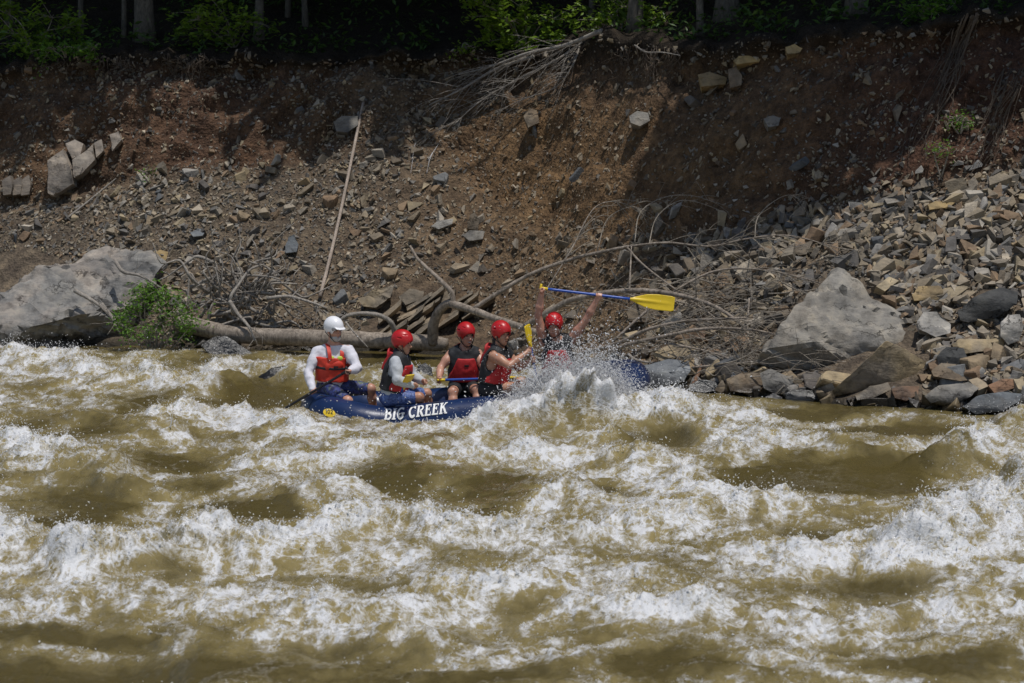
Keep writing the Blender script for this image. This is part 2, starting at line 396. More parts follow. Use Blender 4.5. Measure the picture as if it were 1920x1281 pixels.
# the rest of the wood reads as one dark mass: overhanging crowns, deeper crowns and undergrowth
rs = np.random.RandomState(77); s = Soup()
GAPS = [np.array([*(hit(px, py)[:2] * np.array([1, 1])), 0]) + np.array([0, bk_, 5.6]) for px, py, bk_ in ((985, 88, .5), (1165, 70, .9), (430, 104, 1.4))]
def in_gap(x, y, z):                                                                       # openings in the canopy through which the sun reaches the saplings at the edge
    return any(math.hypot(x - g_[0] - SUN.x / SUN.z * (z - g_[2]), y - g_[1] - SUN.y / SUN.z * (z - g_[2])) < 1.9 for g_ in GAPS)
for k in range(205):
    px = rs.uniform(-700, 3000) if k < 145 else rs.uniform(150, 900); back = rs.choice([rs.uniform(1.3, 4.0), rs.uniform(4, 22)], p=[.6, .4]) if k < 145 else rs.uniform(.6, 2.0)  # the last batch is extra crowns, out of view, added to shade the left scarp
    if 880 < px < 1340: back = 10 + rs.rand() * 8
    elif 1340 <= px < 1750 and back < 5: back = 4.0 + rs.rand() * 4                         # the opening in the canopy that lets the sun onto the middle slope
    elif (px < 900 or px > 1750) and back < 4: back -= 1.3 if px < 900 else 1.6
    y = float(np.interp(px, u, Y2)) + back; x = (px - 960) / F_PX * y
    z0 = 5.0 + max(0, back - 2) * .42 + (rs.uniform(6.0, 12.0) if back < 5 else rs.uniform(4.0, 12))
    if in_gap(x, y, z0): continue
    cen = rs.normal(size=(20, 3)); cen /= np.linalg.norm(cen, axis=1)[:, None]; cen *= (rs.rand(20, 1) ** .4) * np.array([2.4, 2.2, 1.7])
    v, q = leaf_cloud(430, cen + np.array([x, y, z0]), .5, .44, rs); s.add(v, q)
for k in range(34):                                                                        # unseen crowns added out over the right-hand scarp to shade it
    px = rs.uniform(1720, 2700); y = float(np.interp(px, u, Y2)) + rs.uniform(-1.7, .6); x = (px - 960) / F_PX * y; z0 = rs.uniform(11, 16)
    cen = rs.normal(size=(20, 3)); cen /= np.linalg.norm(cen, axis=1)[:, None]; cen *= (rs.rand(20, 1) ** .4) * np.array([1.8, 1.1, 1.3]); v, q = leaf_cloud(420, cen + np.array([x, y, z0]), .35, .42, rs); s.add(v, q)
for k in range(90):                                                                        # understorey that closes the view between the trunks
    px = rs.uniform(-500, 2500); back = rs.uniform(3.5, 13); y = float(np.interp(px, u, Y2)) + back; x = (px - 960) / F_PX * y; z0 = ground(x, y) + rs.uniform(.4, 2.6)
    cen = rs.normal(size=(14, 3)) * np.array([1.0, .8, .55]); v, q = leaf_cloud(330, cen + np.array([x, y, z0]), .28, .11, rs); s.add(v, q)
o = link('forest', s.mesh('forest', False), MAT_LEAF); tag(o, 'dark mass of leafy wood closing over the bank top', 'forest', kind='stuff')
s = Soup(); cen = []
for k in range(700):
    px = rs.uniform(-620, 2540); back = .05 + 13 * rs.rand() ** 1.7
    ti = np.interp(px, u, Y2) + .15 + back; x = (px - 960) / F_PX * ti; z = ground(x, ti)
    cen.append([x, ti, z + rs.uniform(.02, .12 + min(back, 3) * .22)])
v, q = leaf_cloud(15000, cen, .16, .062, rs, .8); s.add(v, q)
MAT_UNDER = leaf_mat('undergrowth_leaf', (.030, .062, .012), (.060, .115, .020), .3)
o = link('undergrowth', s.mesh('undergrowth', False), MAT_UNDER); tag(o, 'low dark green undergrowth on the forest floor', 'undergrowth', kind='stuff')
# leafy saplings and shrubs at the edge
def sapling(name, px, py, back, blobs, label, cat, mat, n=700, leaf=.05):
    """blobs: leaf clumps as (dx px, dy px, radius m) from the foot"""
    f = hit(px, py); y = f[1] + back; foot = np.array([f[0] * y / f[1], y, 0]); foot[2] = ground(foot[0], foot[1])
    t = empty(name, foot); tag(t, label, cat)
    rs = np.random.RandomState(int(px)); s = Soup(); L = Soup(); cen = []
    for dx, dy, r in blobs:
        tip = at(px + dx, py + dy, y - .15 + rs.normal() * .2); k = foot + (tip - foot) * .5 + np.array([rs.normal() * .1, 0, .12])
        s.tube(spline([foot - [0, 0, .05], k, tip], 5), np.linspace(.016, .004, 11), 5)
        for _ in range(7):
            e = tip + rs.normal(size=3) * r * np.array([.75, .5, .45]); s.tube(spline([k * .3 + tip * .7, (tip + e) / 2 + [0, 0, .03], e], 3), np.linspace(.006, .002, 7), 4)
            cen.append(e); cen.append((tip + e) / 2)
    v, q = leaf_cloud(n, cen, .07, leaf, rs, 1.0); L.add(v, q)
    part('stems', s.mesh('stems'), MAT_TWIG, t); part('leaves', L.mesh('leaves', False), mat, t); return t
sapling('sapling', 985, 92, .15, [(-60, -75, .5), (-30, -55, .45), (10, -40, .5), (-75, -35, .4), (40, -25, .35), (-10, -85, .5), (-20, -15, .4), (60, -60, .3), (-90, -90, .3)], 'bright yellow-green sapling above the fallen dead treetop', 'sapling', MAT_SPRAY_LEAF, 1900, .06)
sapling('sapling', 1165, 62, .9, [(-20, -40, .3), (10, -50, .3), (-40, -20, .25), (30, -25, .3), (60, -30, .25)], 'small green sapling around the mottled grey tree', 'sapling', MAT_SPRAY_LEAF, 650, .055)
sapling('sapling', 440, 98, .7, [(-50, -45, .5), (-20, -70, .5), (20, -60, .5), (-75, -65, .4), (0, -30, .4)], 'yellow-green sapling right of the thick pale tree', 'sapling', MAT_SPRAY_LEAF, 900, .055)
sapling('sapling', 70, 112, 1.0, [(-50, -50, .5), (-20, -30, .45), (20, -40, .4), (-60, -90, .5), (30, -85, .5), (60, -60, .4)], 'leafy green sapling at the left corner of the wood', 'sapling', MAT_SPRAY_LEAF, 1100, .06)
sapling('shrub', 125, 112, .1, [(-25, -18, .22), (0, -25, .25), (25, -18, .22), (40, -8, .2), (-40, -6, .2)], 'low green shrub on the bank edge at the left', 'shrub', MAT_BUSH, 700, .04)
sapling('shrub', 165, 104, .1, [(-10, -10, .15), (12, -12, .15)], 'small green shrub right beside the low shrub at the left', 'shrub', MAT_BUSH, 260, .04)
sapling('shrub', 875, 106, .05, [(-12, -8, .14), (12, -10, .14), (26, -4, .12)], 'small bright green plant left of the fallen treetop', 'plant', MAT_SPRAY_LEAF, 220, .04)
sapling('shrub', 1735, 40, .7, [(-20, -15, .3), (15, -20, .3), (50, -12, .3)], 'green shrub on the bank edge at the right', 'shrub', MAT_BUSH, 420, .05)
# ================================================================== the river: standing waves, breaking crests and foam
def seg_dist(X, Y, a, b):
    d = b - a; L = d @ d; t = np.clip(((X - a[0]) * d[0] + (Y - a[1]) * d[1]) / L, 0, 1)
    return np.hypot(X - a[0] - t * d[0], (Y - a[1] - t * d[1])), t
# breaking crests read off the photograph (pixel row of the crest, which stands h metres above the mean level): points, h, half width, foam
CRESTS = [([(-160, 990), (60, 985), (150, 1018), (290, 988), (400, 965), (520, 985), (640, 955), (780, 950), (905, 968)], .26, .30, .75),
          ([(905, 968), (1050, 985), (1200, 955), (1330, 945), (1470, 935)], .16, .30, .55),
          ([(1720, 985), (1800, 935), (1930, 880), (2150, 845)], .36, .36, .9),
          ([(1760, 835), (1850, 795), (1960, 755), (2100, 740)], .22, .26, .8),
          ([(1330, 850), (1450, 815), (1600, 835), (1760, 835)], .12, .22, .45),
          ([(-80, 652), (40, 652), (130, 668), (200, 690), (330, 715), (420, 705)], .15, .30, .8),
          ([(300, 705), (370, 690), (440, 672), (540, 695), (640, 718)], .12, .22, .7),
          ([(330, 770), (440, 752), (520, 780), (560, 800)], .16, .30, .8),
          ([(-60, 800), (40, 815), (130, 850), (210, 890)], .18, .34, .7),
          ([(500, 800), (640, 803), (760, 803), (850, 795), (940, 776)], .03, .15, .9),
          ([(940, 765), (1010, 728), (1070, 706), (1130, 708), (1190, 735), (1270, 768), (1380, 800)], .20, .30, 1.0),
          ([(600, 850), (760, 835), (900, 840), (1010, 830)], .10, .30, .7),
          ([(1010, 830), (1120, 812), (1240, 850), (1330, 905)], .16, .34, .7),
          ([(980, 935), (1080, 905), (1190, 945)], .12, .26, .5),
          ([(560, 930), (650, 905), (720, 935)], .10, .25, .4),
          ([(1260, 745), (1330, 755), (1400, 775)], .07, .14, .6),
          ([(120, 1120), (300, 1105), (520, 1120), (760, 1135)], .07, .24, .35),
          ([(820, 1095), (1000, 1075), (1130, 1110), (1290, 1130)], .12, .28, .5),
          ([(1290, 1130), (1500, 1150), (1720, 1120), (1960, 1130)], .07, .25, .4),
          ([(350, 1180), (560, 1165), (800, 1190)], .06, .2, .3),
          ([(1020, 1225), (1180, 1195), (1400, 1210)], .05, .3, .25),
          ([(1420, 1040), (1600, 1010), (1800, 1030), (1960, 1020)], .10, .30, .5)]
# smooth olive swells and troughs: pixel centre, half size in pixels, strength
SLICKS = [(720, 668, 110, 12, 1.3), (420, 668, 60, 8, .9), (315, 700, 55, 12, .9), (282, 745, 60, 16, .9), (480, 727, 100, 26, 1.3), (17, 795, 50, 22, .9), (168, 800, 60, 22, .8),
          (300, 850, 110, 24, 1.0), (150, 925, 110, 34, 1.0), (127, 975, 66, 36, 1.2), (430, 952, 110, 22, 1.1), (370, 903, 60, 12, .7), (718, 882, 80, 34, .9),
          (937, 893, 75, 34, .8), (920, 948, 70, 18, .9), (1140, 906, 80, 20, .9), (1205, 818, 80, 20, 1.1), (810, 968, 50, 16, .7), (518, 948, 38, 20, 1.1), (963, 1127, 70, 16, .7),
          (700, 1096, 55, 14, .6), (1575, 887, 200, 34, 1.6), (1743, 858, 150, 16, 1.0), (1290, 812, 50, 16, .8), (1519, 992, 60, 18, .8), (1612, 1084, 140, 24, .9), (1725, 795, 170, 12, 1.2),
          (1500, 765, 130, 8, 1.0), (300, 1240, 360, 40, 1.5), (120, 1178, 200, 15, .9), (1272, 1236, 170, 36, 1.3), (1800, 1238, 130, 30, .9),
          (1644, 1180, 110, 10, .8), (620, 1200, 140, 12, .6), (900, 1262, 200, 22, .9), (560, 1035, 45, 12, .5), (330, 1055, 60, 14, .5)]
RAFT_X, RAFT_Y = -.45, 33.93
BOW = [(1066, 795, .60, .36, .30), (985, 800, .28, .34, .26), (1140, 798, .36, .28, .28), (1200, 790, .26, .26, .28), (905, 806, .26, .30, .22), (825, 808, .12, .26, .20)]   # water heaped up against the bow: pixel, height, half sizes
def river(X, Y):
    """-> height, foam amount at plan positions"""
    wx = X + .45 * fbm2(X / 1.6, Y / 1.6, 3, 201); wy = Y + .55 * fbm2(X / 1.6, Y / 1.6, 3, 202)
    shore = sstep(0, 1.6, np.interp((X / Y) * F_PX + 960, u, Yw) - Y + .3)            # waves die out at the bank
    H = .155 * fbm2(wx / 2.0, wy / 2.4, 3, 203) + .05 * fbm2(wx / .8, wy / 1.0, 2, 204)
    Fm = .72 + .36 * fbm2(wx / 1.1, wy / 1.6, 4, 205)
    win = fbm2(wx / .42, wy / .62, 3, 231)                                              # olive windows and torn gaps inside the foam
    jag = fbm2(X / .22, Y / .3, 3, 206); jag2 = fbm2(X / .55, Y / .7, 2, 207)
    for pts, h, w, fo in CRESTS:
        P = [on_level(px, py, h * .8)[:2] for px, py in pts]
        best = np.full(X.shape, 9.0)
        lo = np.min(P, 0) - 1.6; hi = np.max(P, 0) + 1.9; m = (X > lo[0]) & (X < hi[0]) & (Y > lo[1]) & (Y < hi[1])
        if not m.any(): continue
        bb = np.full(m.sum(), 9.0); sg = np.zeros(m.sum()); xm = wx[m] * .8 + X[m] * .2; ym = wy[m] * .8 + Y[m] * .2
        for a, b in zip(P[:-1], P[1:]):
            dd, t = seg_dist(xm, ym, a, b); c = dd < bb; bb = np.where(c, dd, bb); sg = np.where(c, ym - (a[1] + t * (b[1] - a[1])), sg)
        ww = np.where(sg > 0, w * .8, w * 1.25)                                             # steeper behind, long foam apron in front
        prof = np.exp(-(bb / ww) ** 2)
        H[m] += 1.18 * h * prof * (.85 + .7 * jag2[m]).clip(.2, 1.35) + h * .30 * np.exp(-(bb / (w * .45)) ** 2) * jag[m]
        Fm[m] += .48 * fo * np.exp(-(bb / np.where(sg > 0, w * .7, w * 2.1)) ** 2) * (.8 + .5 * jag2[m])
    for px, py, rx, ry, k in SLICKS:
        c = on_level(px, py, .05); sx = rx / F_PX * c[1]; sy = ry * c[1] ** 2 / (F_PX * CAM_H)
        e = ((wx * .6 + X * .4 - c[0]) / sx) ** 2 + ((wy * .6 + Y * .4 - c[1]) / sy) ** 2
        Fm -= k * .66 * np.exp(-e ** 1.4); H -= .035 * k * np.exp(-e)
    # the raft lies in a trough between its front foam and the wave that lifts the bow
    ex = ((X - RAFT_X + .35) / 1.9) ** 2 + ((Y - RAFT_Y) / .82) ** 2
    H -= .20 * np.exp(-ex ** 2)
    Fm = np.clip(Fm + .30 * win * sstep(.2, .6, Fm), 0, 1.15) * (.35 + .65 * shore)
    H = np.where(H > .26, .26 + .22 * np.tanh((H - .26) / .22), H)
    gb = np.zeros(X.shape)
    for px, py, h, rx, ry in BOW: c = on_level(px, py, 0); e = ((X - c[0]) / rx) ** 2 + ((Y - c[1]) / ry) ** 2; g = np.exp(-e); H += h * g * (1 + .30 * jag2 + .50 * jag); Fm = np.maximum(Fm, 1.15 * np.sqrt(g) * (.9 + .25 * win)); gb = np.maximum(gb, g * min(1, h / .22))
    # chop and boil: torn small-scale relief where the water is aerated, glassy ripples where it is not
    tear = ridge2(wx / .30 + .3 * jag, wy / .42, 4, 210, .62) - .5
    boil = fbm2(X / .17 + .6 * jag, Y / .22, 3, 214, .6)
    fine = fbm2(X / .065, Y / .10, 2, 212, .6)
    rip = fbm2(wx / .30, wy / .20, 3, 211)
    a = sstep(.25, .95, Fm)
    H += a * (.060 * tear + .046 * boil + .017 * fine) + (1 - a) * (.024 * rip + .009 * fbm2(X / .09, Y / .12, 2, 213))
    # broken foam cover: lacy streaks in the half-aerated water, nearly solid on the breakers
    l1 = ridge2(wx / .36, wy / .60, 5, 220, .66); l2 = .5 + .5 * fbm2(X / .16 + .5 * jag, Y / .26, 4, 221, .65); l3 = .5 + .5 * fbm2(wx / .8, wy / .5, 3, 222)
    lace = .42 * l1 + .38 * l2 + .20 * l3
    cover = np.clip((lace - (.80 - Fm * .52)) / .36, 0, 1)
    cover = np.maximum(cover, np.clip(1.5 * gb + .35 * jag2 * (gb > .05) - .1, 0, 1))
    return H * (.25 + .75 * shore), cover, Fm
rows = [13.2]
while rows[-1] < 44.0: rows.append(rows[-1] * 1.0019)
rows = np.array(rows)
cs = np.concatenate([-np.geomspace(60, 7.3, 40)[:-1], np.arange(-7.3, 7.3, .0225), np.geomspace(7.3, 60, 40)]) / 33.0
GY, GS = np.meshgrid(rows, cs, indexing='ij'); GX = GS * GY
WH, WC, WF = river(GX, GY)
# crests lean downstream and forwards a little so that they overhang as breakers do
lean = np.clip(WH - .12, 0, 1) * sstep(.5, 1, WF)
wv = np.stack([GX + .10 * lean, GY - .55 * lean, WH], -1).reshape(-1, 3)
nr, nc = GX.shape; ii = np.arange(nr - 1)[:, None]; jj = np.arange(nc - 1)[None]
wq = np.stack([ii * nc + jj, ii * nc + jj + 1, (ii + 1) * nc + jj + 1, (ii + 1) * nc + jj], -1).reshape(-1, 4)
water_me = mesh_np('river_water', wv, wq, True)
attr_f(water_me, 'foam', WC); attr_f(water_me, 'air', WF)
m, nt, b = new_mat('river_water'); p = pos(nt)
fo = nd(nt, 'ShaderNodeAttribute', attribute_name='foam').outputs['Fac']; air = nd(nt, 'ShaderNodeAttribute', attribute_name='air').outputs['Fac']
mp = nd(nt, 'ShaderNodeMapping', {'Vector': p, 'Scale': (1.0, .6, 1.0)}).outputs[0]
nf = noise(nt, mp, 26, 6, .7, .4); ng = noise(nt, mp, 75, 4, .65); nb = noise(nt, mp, 7, 3, .55, .5)
f1 = math_(nt, 'ADD', fo, math_(nt, 'MULTIPLY', math_(nt, 'SUBTRACT', nf.outputs[0], .5), 1.0))
f1 = math_(nt, 'ADD', f1, math_(nt, 'MULTIPLY', math_(nt, 'SUBTRACT', ng.outputs[0], .5), .45))
def threads(scale, width, seed):                                                            # thin threads of foam drawn out along the flow
    mv = nd(nt, 'ShaderNodeMapping', {'Vector': p, 'Location': (seed, seed, 0), 'Scale': (.75, .55, 1.0)}).outputs[0]
    d_ = math_(nt, 'ABSOLUTE', math_(nt, 'SUBTRACT', noise(nt, mv, scale, 3, .6, 1.4).outputs[0], .5)); return math_(nt, 'SUBTRACT', 1.0, math_(nt, 'MINIMUM', 1.0, math_(nt, 'DIVIDE', d_, width)))
th = math_(nt, 'MAXIMUM', threads(3.4, .055, 3.0), math_(nt, 'MULTIPLY', threads(9.0, .07, 9.0), .8))
f1 = math_(nt, 'ADD', f1, math_(nt, 'MULTIPLY', math_(nt, 'SUBTRACT', th, .32), math_(nt, 'MULTIPLY', air, .70)))
fc = ramp(nt, f1, [(.20, (0, 0, 0)), (.52, (.30, .30, .30)), (1.0, (1, 1, 1))])
silt = mixc(nt, ramp(nt, math_(nt, 'ADD', math_(nt, 'MULTIPLY', air, .8), math_(nt, 'MULTIPLY', math_(nt, 'SUBTRACT', nb.outputs[0], .5), .6)), [(.15, (0, 0, 0)), (1, (1, 1, 1))]), (.088, .068, .023), (.35, .28, .12))
c = mixc(nt, fc, silt, (.72, .72, .72))
nt.links.new(c, b.inputs['Base Color'])
nt.links.new(math_(nt, 'MULTIPLY_ADD', fc, .28, .035), b.inputs['Roughness'])
b.inputs['IOR'].default_value = 1.33
hgt = math_(nt, 'ADD', math_(nt, 'MULTIPLY', nf.outputs[0], math_(nt, 'MULTIPLY_ADD', fc, .30, .75)), math_(nt, 'MULTIPLY', ng.outputs[0], math_(nt, 'MULTIPLY_ADD', fc, .05, .28)))
nt.links.new(bump(nt, hgt, .6, .035), b.inputs['Normal'])
b.inputs['Coat Roughness'].default_value = .05; b.inputs['Coat IOR'].default_value = 1.33                  # wet glints on the torn surface
nt.links.new(math_(nt, 'MULTIPLY', fc, .9), b.inputs['Coat Weight']); nt.links.new(bump(nt, ng.outputs[0], 1.0, .03), b.inputs['Coat Normal'])
water = link('river_water', water_me, m); tag(water, 'silty brown river breaking into white rapids', 'water', kind='structure')

# ------------------------------------------------------------------ spray: drops thrown off the breakers and off the bow
TET = np.array([[1, 1, 1], [1, -1, -1], [-1, 1, -1], [-1, -1, 1]], float) * .75; TEF = np.array([[0, 1, 2], [0, 3, 1], [0, 2, 3], [1, 3, 2]])
OCT = np.array([[1, 0, 0], [-1, 0, 0], [0, 1, 0], [0, -1, 0], [0, 0, 1], [0, 0, -1]], float)
OCF = np.array([[0, 2, 4], [2, 1, 4], [1, 3, 4], [3, 0, 4], [2, 0, 5], [1, 2, 5], [3, 1, 5], [0, 3, 5]])
def drops(P, r, rs, stretch=.8):
    """beads of water, the larger ones eight-sided, the pixel-sized ones four-sided"""
    V_, T_, off_ = [], [], 0
    for sel, bv, bf in ((r > .0068, OCT, OCF), (r <= .0068, TET, TEF)):
        n = int(sel.sum()); k = len(bv)
        if not n: continue
        dv = rs.normal(size=(n, 3)); dv /= np.linalg.norm(dv, axis=1)[:, None]
        o = bv[None] * r[sel][:, None, None] * (1 + .3 * rs.normal(size=(n, k, 1)).clip(-1, 1))
        o = o + dv[:, None] * np.einsum('nkc,nc->nk', o, dv)[..., None] * (stretch * rs.rand(n) ** 2 * 2)[:, None, None]
        V_.append((P[sel][:, None] + o).reshape(-1, 3)); T_.append((bf[None] + (off_ + np.arange(n) * k)[:, None, None]).reshape(-1, 3)); off_ += n * k
    return np.vstack(V_), np.vstack(T_)
m, nt, b = new_mat('spray_drop'); b.inputs['Base Color'].default_value = (.97, .97, .97, 1); b.inputs['Roughness'].default_value = .12; b.inputs['IOR'].default_value = 1.33
tr = nd(nt, 'ShaderNodeBsdfTranslucent', {'Color': (.95, .95, .95, 1)}); mixs = nd(nt, 'ShaderNodeMixShader', {0: .6})
nt.links.new(b.outputs[0], mixs.inputs[1]); nt.links.new(tr.outputs[0], mixs.inputs[2]); nt.links.new(mixs.outputs[0], nt.nodes['Material Output'].inputs['Surface'])
MAT_DROP = m
rs = np.random.RandomState(42)
wgt = (sstep(.55, 1.05, WF) * sstep(.02, .30, WH) * (GY > 16) * (np.abs(GS) < .23)); wgt = wgt * (GY ** 2) ; wgt = wgt.ravel() / wgt.sum()
idx = rs.choice(len(wgt), 15000, p=wgt)
hgt0 = rs.exponential(.045, len(idx)) * (1 + 1.6 * (rs.rand(len(idx)) < .10))
P = wv[idx] + np.stack([rs.normal(size=len(idx)) * .03, rs.normal(size=len(idx)) * .05 - hgt0 * .2, hgt0], 1)
s = Soup(); v, t = drops(P, .0028 + .0055 * rs.rand(len(idx)) ** 2, rs); s.add(v, t=t)
w2 = ((WC.ravel() > .12) & (WC.ravel() < .75)) * (GY.ravel() ** 1.6) * (GY.ravel() > 15.5) * (np.abs(GS.ravel()) < .22); idx = rs.choice(len(w2), 11000, p=w2 / w2.sum())      # white beads over the broken water, standing in for sun glints
P = wv[idx] + np.stack([rs.normal(size=len(idx)) * .01, rs.normal(size=len(idx)) * .02, rs.exponential(.012, len(idx)) + .002], 1)
v, t = drops(P, .0030 + .0050 * rs.rand(len(idx)) ** 2, rs); s.add(v, t=t)
def fingers(P0, dirs, L, r, rs, s):
    """torn tongues of water: short bent tapering jets with a bead at the tip"""
    for p0, dv, l, r0 in zip(P0, dirs, L, r):
        k = rs.normal(size=3) * .22 * l; Q = np.array([p0 - dv * l * .25, p0 + dv * l * .35 + k * .3, p0 + dv * l * .75 + k * .7, p0 + dv * l + k + np.array([0, 0, -.12 * l])])
        s.tube(spline(Q, 2), r0 * np.array([1.5, 1.3, 1.0, .75, .6, .5, .25]) * (1 + .3 * rs.normal(size=7)).clip(.4, 1.6), 5)
idx = rs.choice(len(wgt), 500, p=wgt); n = len(idx); dv = rs.normal(size=(n, 3)) * np.array([.55, .35, .3]) + np.array([.15, -.25, .9]); dv /= np.linalg.norm(dv, axis=1)[:, None]
fingers(wv[idx], dv, rs.gamma(2.0, .016, n), .005 + .008 * rs.rand(n), rs, s)
o = link('spray', s.mesh('spray'), MAT_DROP); tag(o, 'white drops flying off the breaking waves, plus added glint beads', 'spray', kind='stuff')
# the burst at the bow: jets that leave the wave crest in front of the bow and fan out upwards
s = Soup(); N = 48000
px = rs.normal(1078, 56, N); base = np.array([at(x, 728 + .0022 * (x - 1080) ** 2, 32.62) for x in px]); base[:, 1] += rs.normal(size=N) * .16
ang = np.arctan2(px - 1075, 120) * .9 + rs.normal(size=N) * .42; jet = fbm2(px / 16.0, px * 0 + 4, 3, 400)
reach = rs.gamma(1.3, .15, N) * (1 + .7 * jet).clip(.15, 3) * np.exp(-((px - 1080) / 105) ** 2)
P = base + np.stack([np.sin(ang) * reach, rs.normal(size=N) * .10, np.cos(ang) * reach], 1)
v, t = drops(P, .0018 + .0075 * rs.rand(N) ** 3.5, rs, 1.2); s.add(v, t=t)
n = 260; px = rs.normal(1075, 60, n); P0 = np.array([at(x, 742 + .0025 * (x - 1075) ** 2, 32.5) for x in px]); P0[:, 1] += rs.normal(size=n) * .14; an = (px - 1075) / 110 + rs.normal(size=n) * .35
dv = np.stack([np.sin(an), rs.normal(size=n) * .25, np.cos(an)], 1); fingers(P0, dv, rs.gamma(2.2, .075, n), .005 + .011 * rs.rand(n), rs, s)
n = 60; px = rs.uniform(590, 960, n); P0 = np.array([at(x, 800 - max(0, x - 760) * .16, 32.72) for x in px]); an = rs.normal(size=n) * .6
dv = np.stack([np.sin(an), rs.normal(size=n) * .25, np.cos(an)], 1); fingers(P0, dv, rs.gamma(2.2, .022, n), .004 + .006 * rs.rand(n), rs, s)
N = 5000                                                                                   # drops that fly past the crew and along the tube
px = rs.uniform(560, 1230, N); py = 800 - rs.gamma(1.3, 26, N); P = np.array([at(a, b2, 32.55 + .35 * q) for a, b2, q in zip(px, py, rs.rand(N))]); P = P[rs.rand(len(P)) < (.10 + .9 * sstep(860, 1050, px[:len(P)])) ]
v, t = drops(P, .003 + .006 * rs.rand(len(P)) ** 2, rs, 1.2); s.add(v, t=t)
o = link('bow_splash', s.mesh('bow_splash'), MAT_DROP); tag(o, 'burst of white spray thrown up around the bow of the raft', 'splash', kind='stuff')
# ================================================================== stones, boulders, outcrops
def rock_mat(name, tint=None, obj_random=False, attr=None, bands=8.0, wet=False):
    m, nt, b = new_mat(name); p = pos(nt)
    if attr: base = nd(nt, 'ShaderNodeAttribute', attribute_name=attr).outputs['Color']
    elif obj_random:
        oi = nt.nodes.new('ShaderNodeObjectInfo')
        base = ramp(nt, oi.outputs['Random'], [(0, (.10, .105, .11)), (.13, (.17, .172, .17)), (.26, (.26, .20, .13)), (.42, (.33, .26, .16)), (.54, (.13, .115, .10)), (.66, (.31, .29, .26)), (.78, (.22, .15, .095)), (.88, (.20, .195, .185)), (.93, (.30, .225, .135))], 'CONSTANT')
    else: base = None
    mp = nd(nt, 'ShaderNodeMapping', {'Vector': p, 'Rotation': (.5, .55, .2), 'Scale': (2.2, 2.2, bands)}).outputs[0]
    st = noise(nt, mp, 1.5, 7, .68, 1.2); n1 = noise(nt, p, 6, 7, .66); n2 = noise(nt, p, 30, 4, .6); n3 = noise(nt, p, 1.7, 3)
    if base is None:
        base = mixc(nt, ramp(nt, n3.outputs[0], [(.42, (0, 0, 0)), (.60, (1, 1, 1))]), tint[0], tint[1])
    c = mixc(nt, 1.0, base, ramp(nt, st.outputs[0], [(.3, (.80, .80, .81)), (.5, (1, 1, 1)), (.72, (1.15, 1.13, 1.1))]), 'MULTIPLY')
    c = mixc(nt, 1.0, c, ramp(nt, n1.outputs[0], [(.33, (.62, .61, .60)), (.5, (1, 1, 1)), (.7, (1.32, 1.28, 1.2))]), 'MULTIPLY')
    if tint:                                                                             # joints and hairline cracks
        wv3 = nd(nt, 'ShaderNodeVectorMath', {0: p, 1: nd(nt, 'ShaderNodeVectorMath', {0: n1.outputs['Color'], 'Scale': .35}, operation='SCALE').outputs[0]}, operation='ADD').outputs[0]
        mc = nd(nt, 'ShaderNodeMapping', {'Vector': wv3, 'Rotation': (.4, .9, .3), 'Scale': (.7, .7, 2.6)}).outputs[0]
        vc = nd(nt, 'ShaderNodeTexVoronoi', {'Vector': mc, 'Scale': 1.7}, feature='DISTANCE_TO_EDGE').outputs['Distance']
        crack = mixc(nt, ramp(nt, noise(nt, p, 2.6, 2).outputs[0], [(.48, (0, 0, 0)), (.60, (1, 1, 1))]), (1, 1, 1), ramp(nt, vc, [(0, (.35, .34, .33)), (.018, (1, 1, 1))])); c = mixc(nt, 1.0, c, crack, 'MULTIPLY')
        cell_ = nd(nt, 'ShaderNodeTexVoronoi', {'Vector': mc, 'Scale': 1.7}).outputs['Color']
        c = mixc(nt, 1.0, c, ramp(nt, cell_, [(.2, (.78, .77, .76)), (.8, (1.18, 1.15, 1.1))]), 'MULTIPLY')
    zz = nd(nt, 'ShaderNodeSeparateXYZ', {0: p}).outputs[2]                               # splashed, wet band just above the river
    wb = ramp(nt, math_(nt, 'ADD', zz, math_(nt, 'MULTIPLY', math_(nt, 'SUBTRACT', n1.outputs[0], .5), .35)), [(.10, (.36, .35, .34)), (.24, (1, 1, 1))]); c = mixc(nt, 1.0, c, wb, 'MULTIPLY')
    if wet: c = mixc(nt, 1.0, c, (.45, .44, .42), 'MULTIPLY')
    nt.links.new(c, b.inputs['Base Color']); b.inputs['Roughness'].default_value = .25
    if not wet: nt.links.new(math_(nt, 'MULTIPLY_ADD', wb, .85, -.05), b.inputs['Roughness'])
    b.inputs['Specular IOR Level'].default_value = .5 if wet else .3
    h = math_(nt, 'ADD', math_(nt, 'MULTIPLY', st.outputs[0], .5), math_(nt, 'ADD', math_(nt, 'MULTIPLY', n1.outputs[0], .8), math_(nt, 'MULTIPLY', n2.outputs[0], .25)))
    if tint: h = math_(nt, 'ADD', h, math_(nt, 'MULTIPLY', crack, .8))
    nt.links.new(bump(nt, h, .8, .03), b.inputs['Normal']); return m
MAT_STONE = rock_mat('talus_stone', obj_random=True); MAT_RUBBLE = rock_mat('rubble_stone', attr='tone')
PAL = np.array([[.105, .10, .095], [.17, .165, .155], [.25, .205, .145], [.31, .255, .17], [.15, .125, .095], [.30, .275, .235], [.22, .155, .10], [.20, .175, .14], [.25, .21, .155], [.36, .31, .24]])
def hull_mesh(P):
    bm = bmesh.new()
    for p in P: bm.verts.new(p)
    r = bmesh.ops.convex_hull(bm, input=bm.verts)
    bmesh.ops.delete(bm, geom=list({g for g in r['geom_interior'] + r['geom_unused'] if isinstance(g, bmesh.types.BMVert) and g.is_valid}), context='VERTS')
    bmesh.ops.recalc_face_normals(bm, faces=bm.faces); return bm
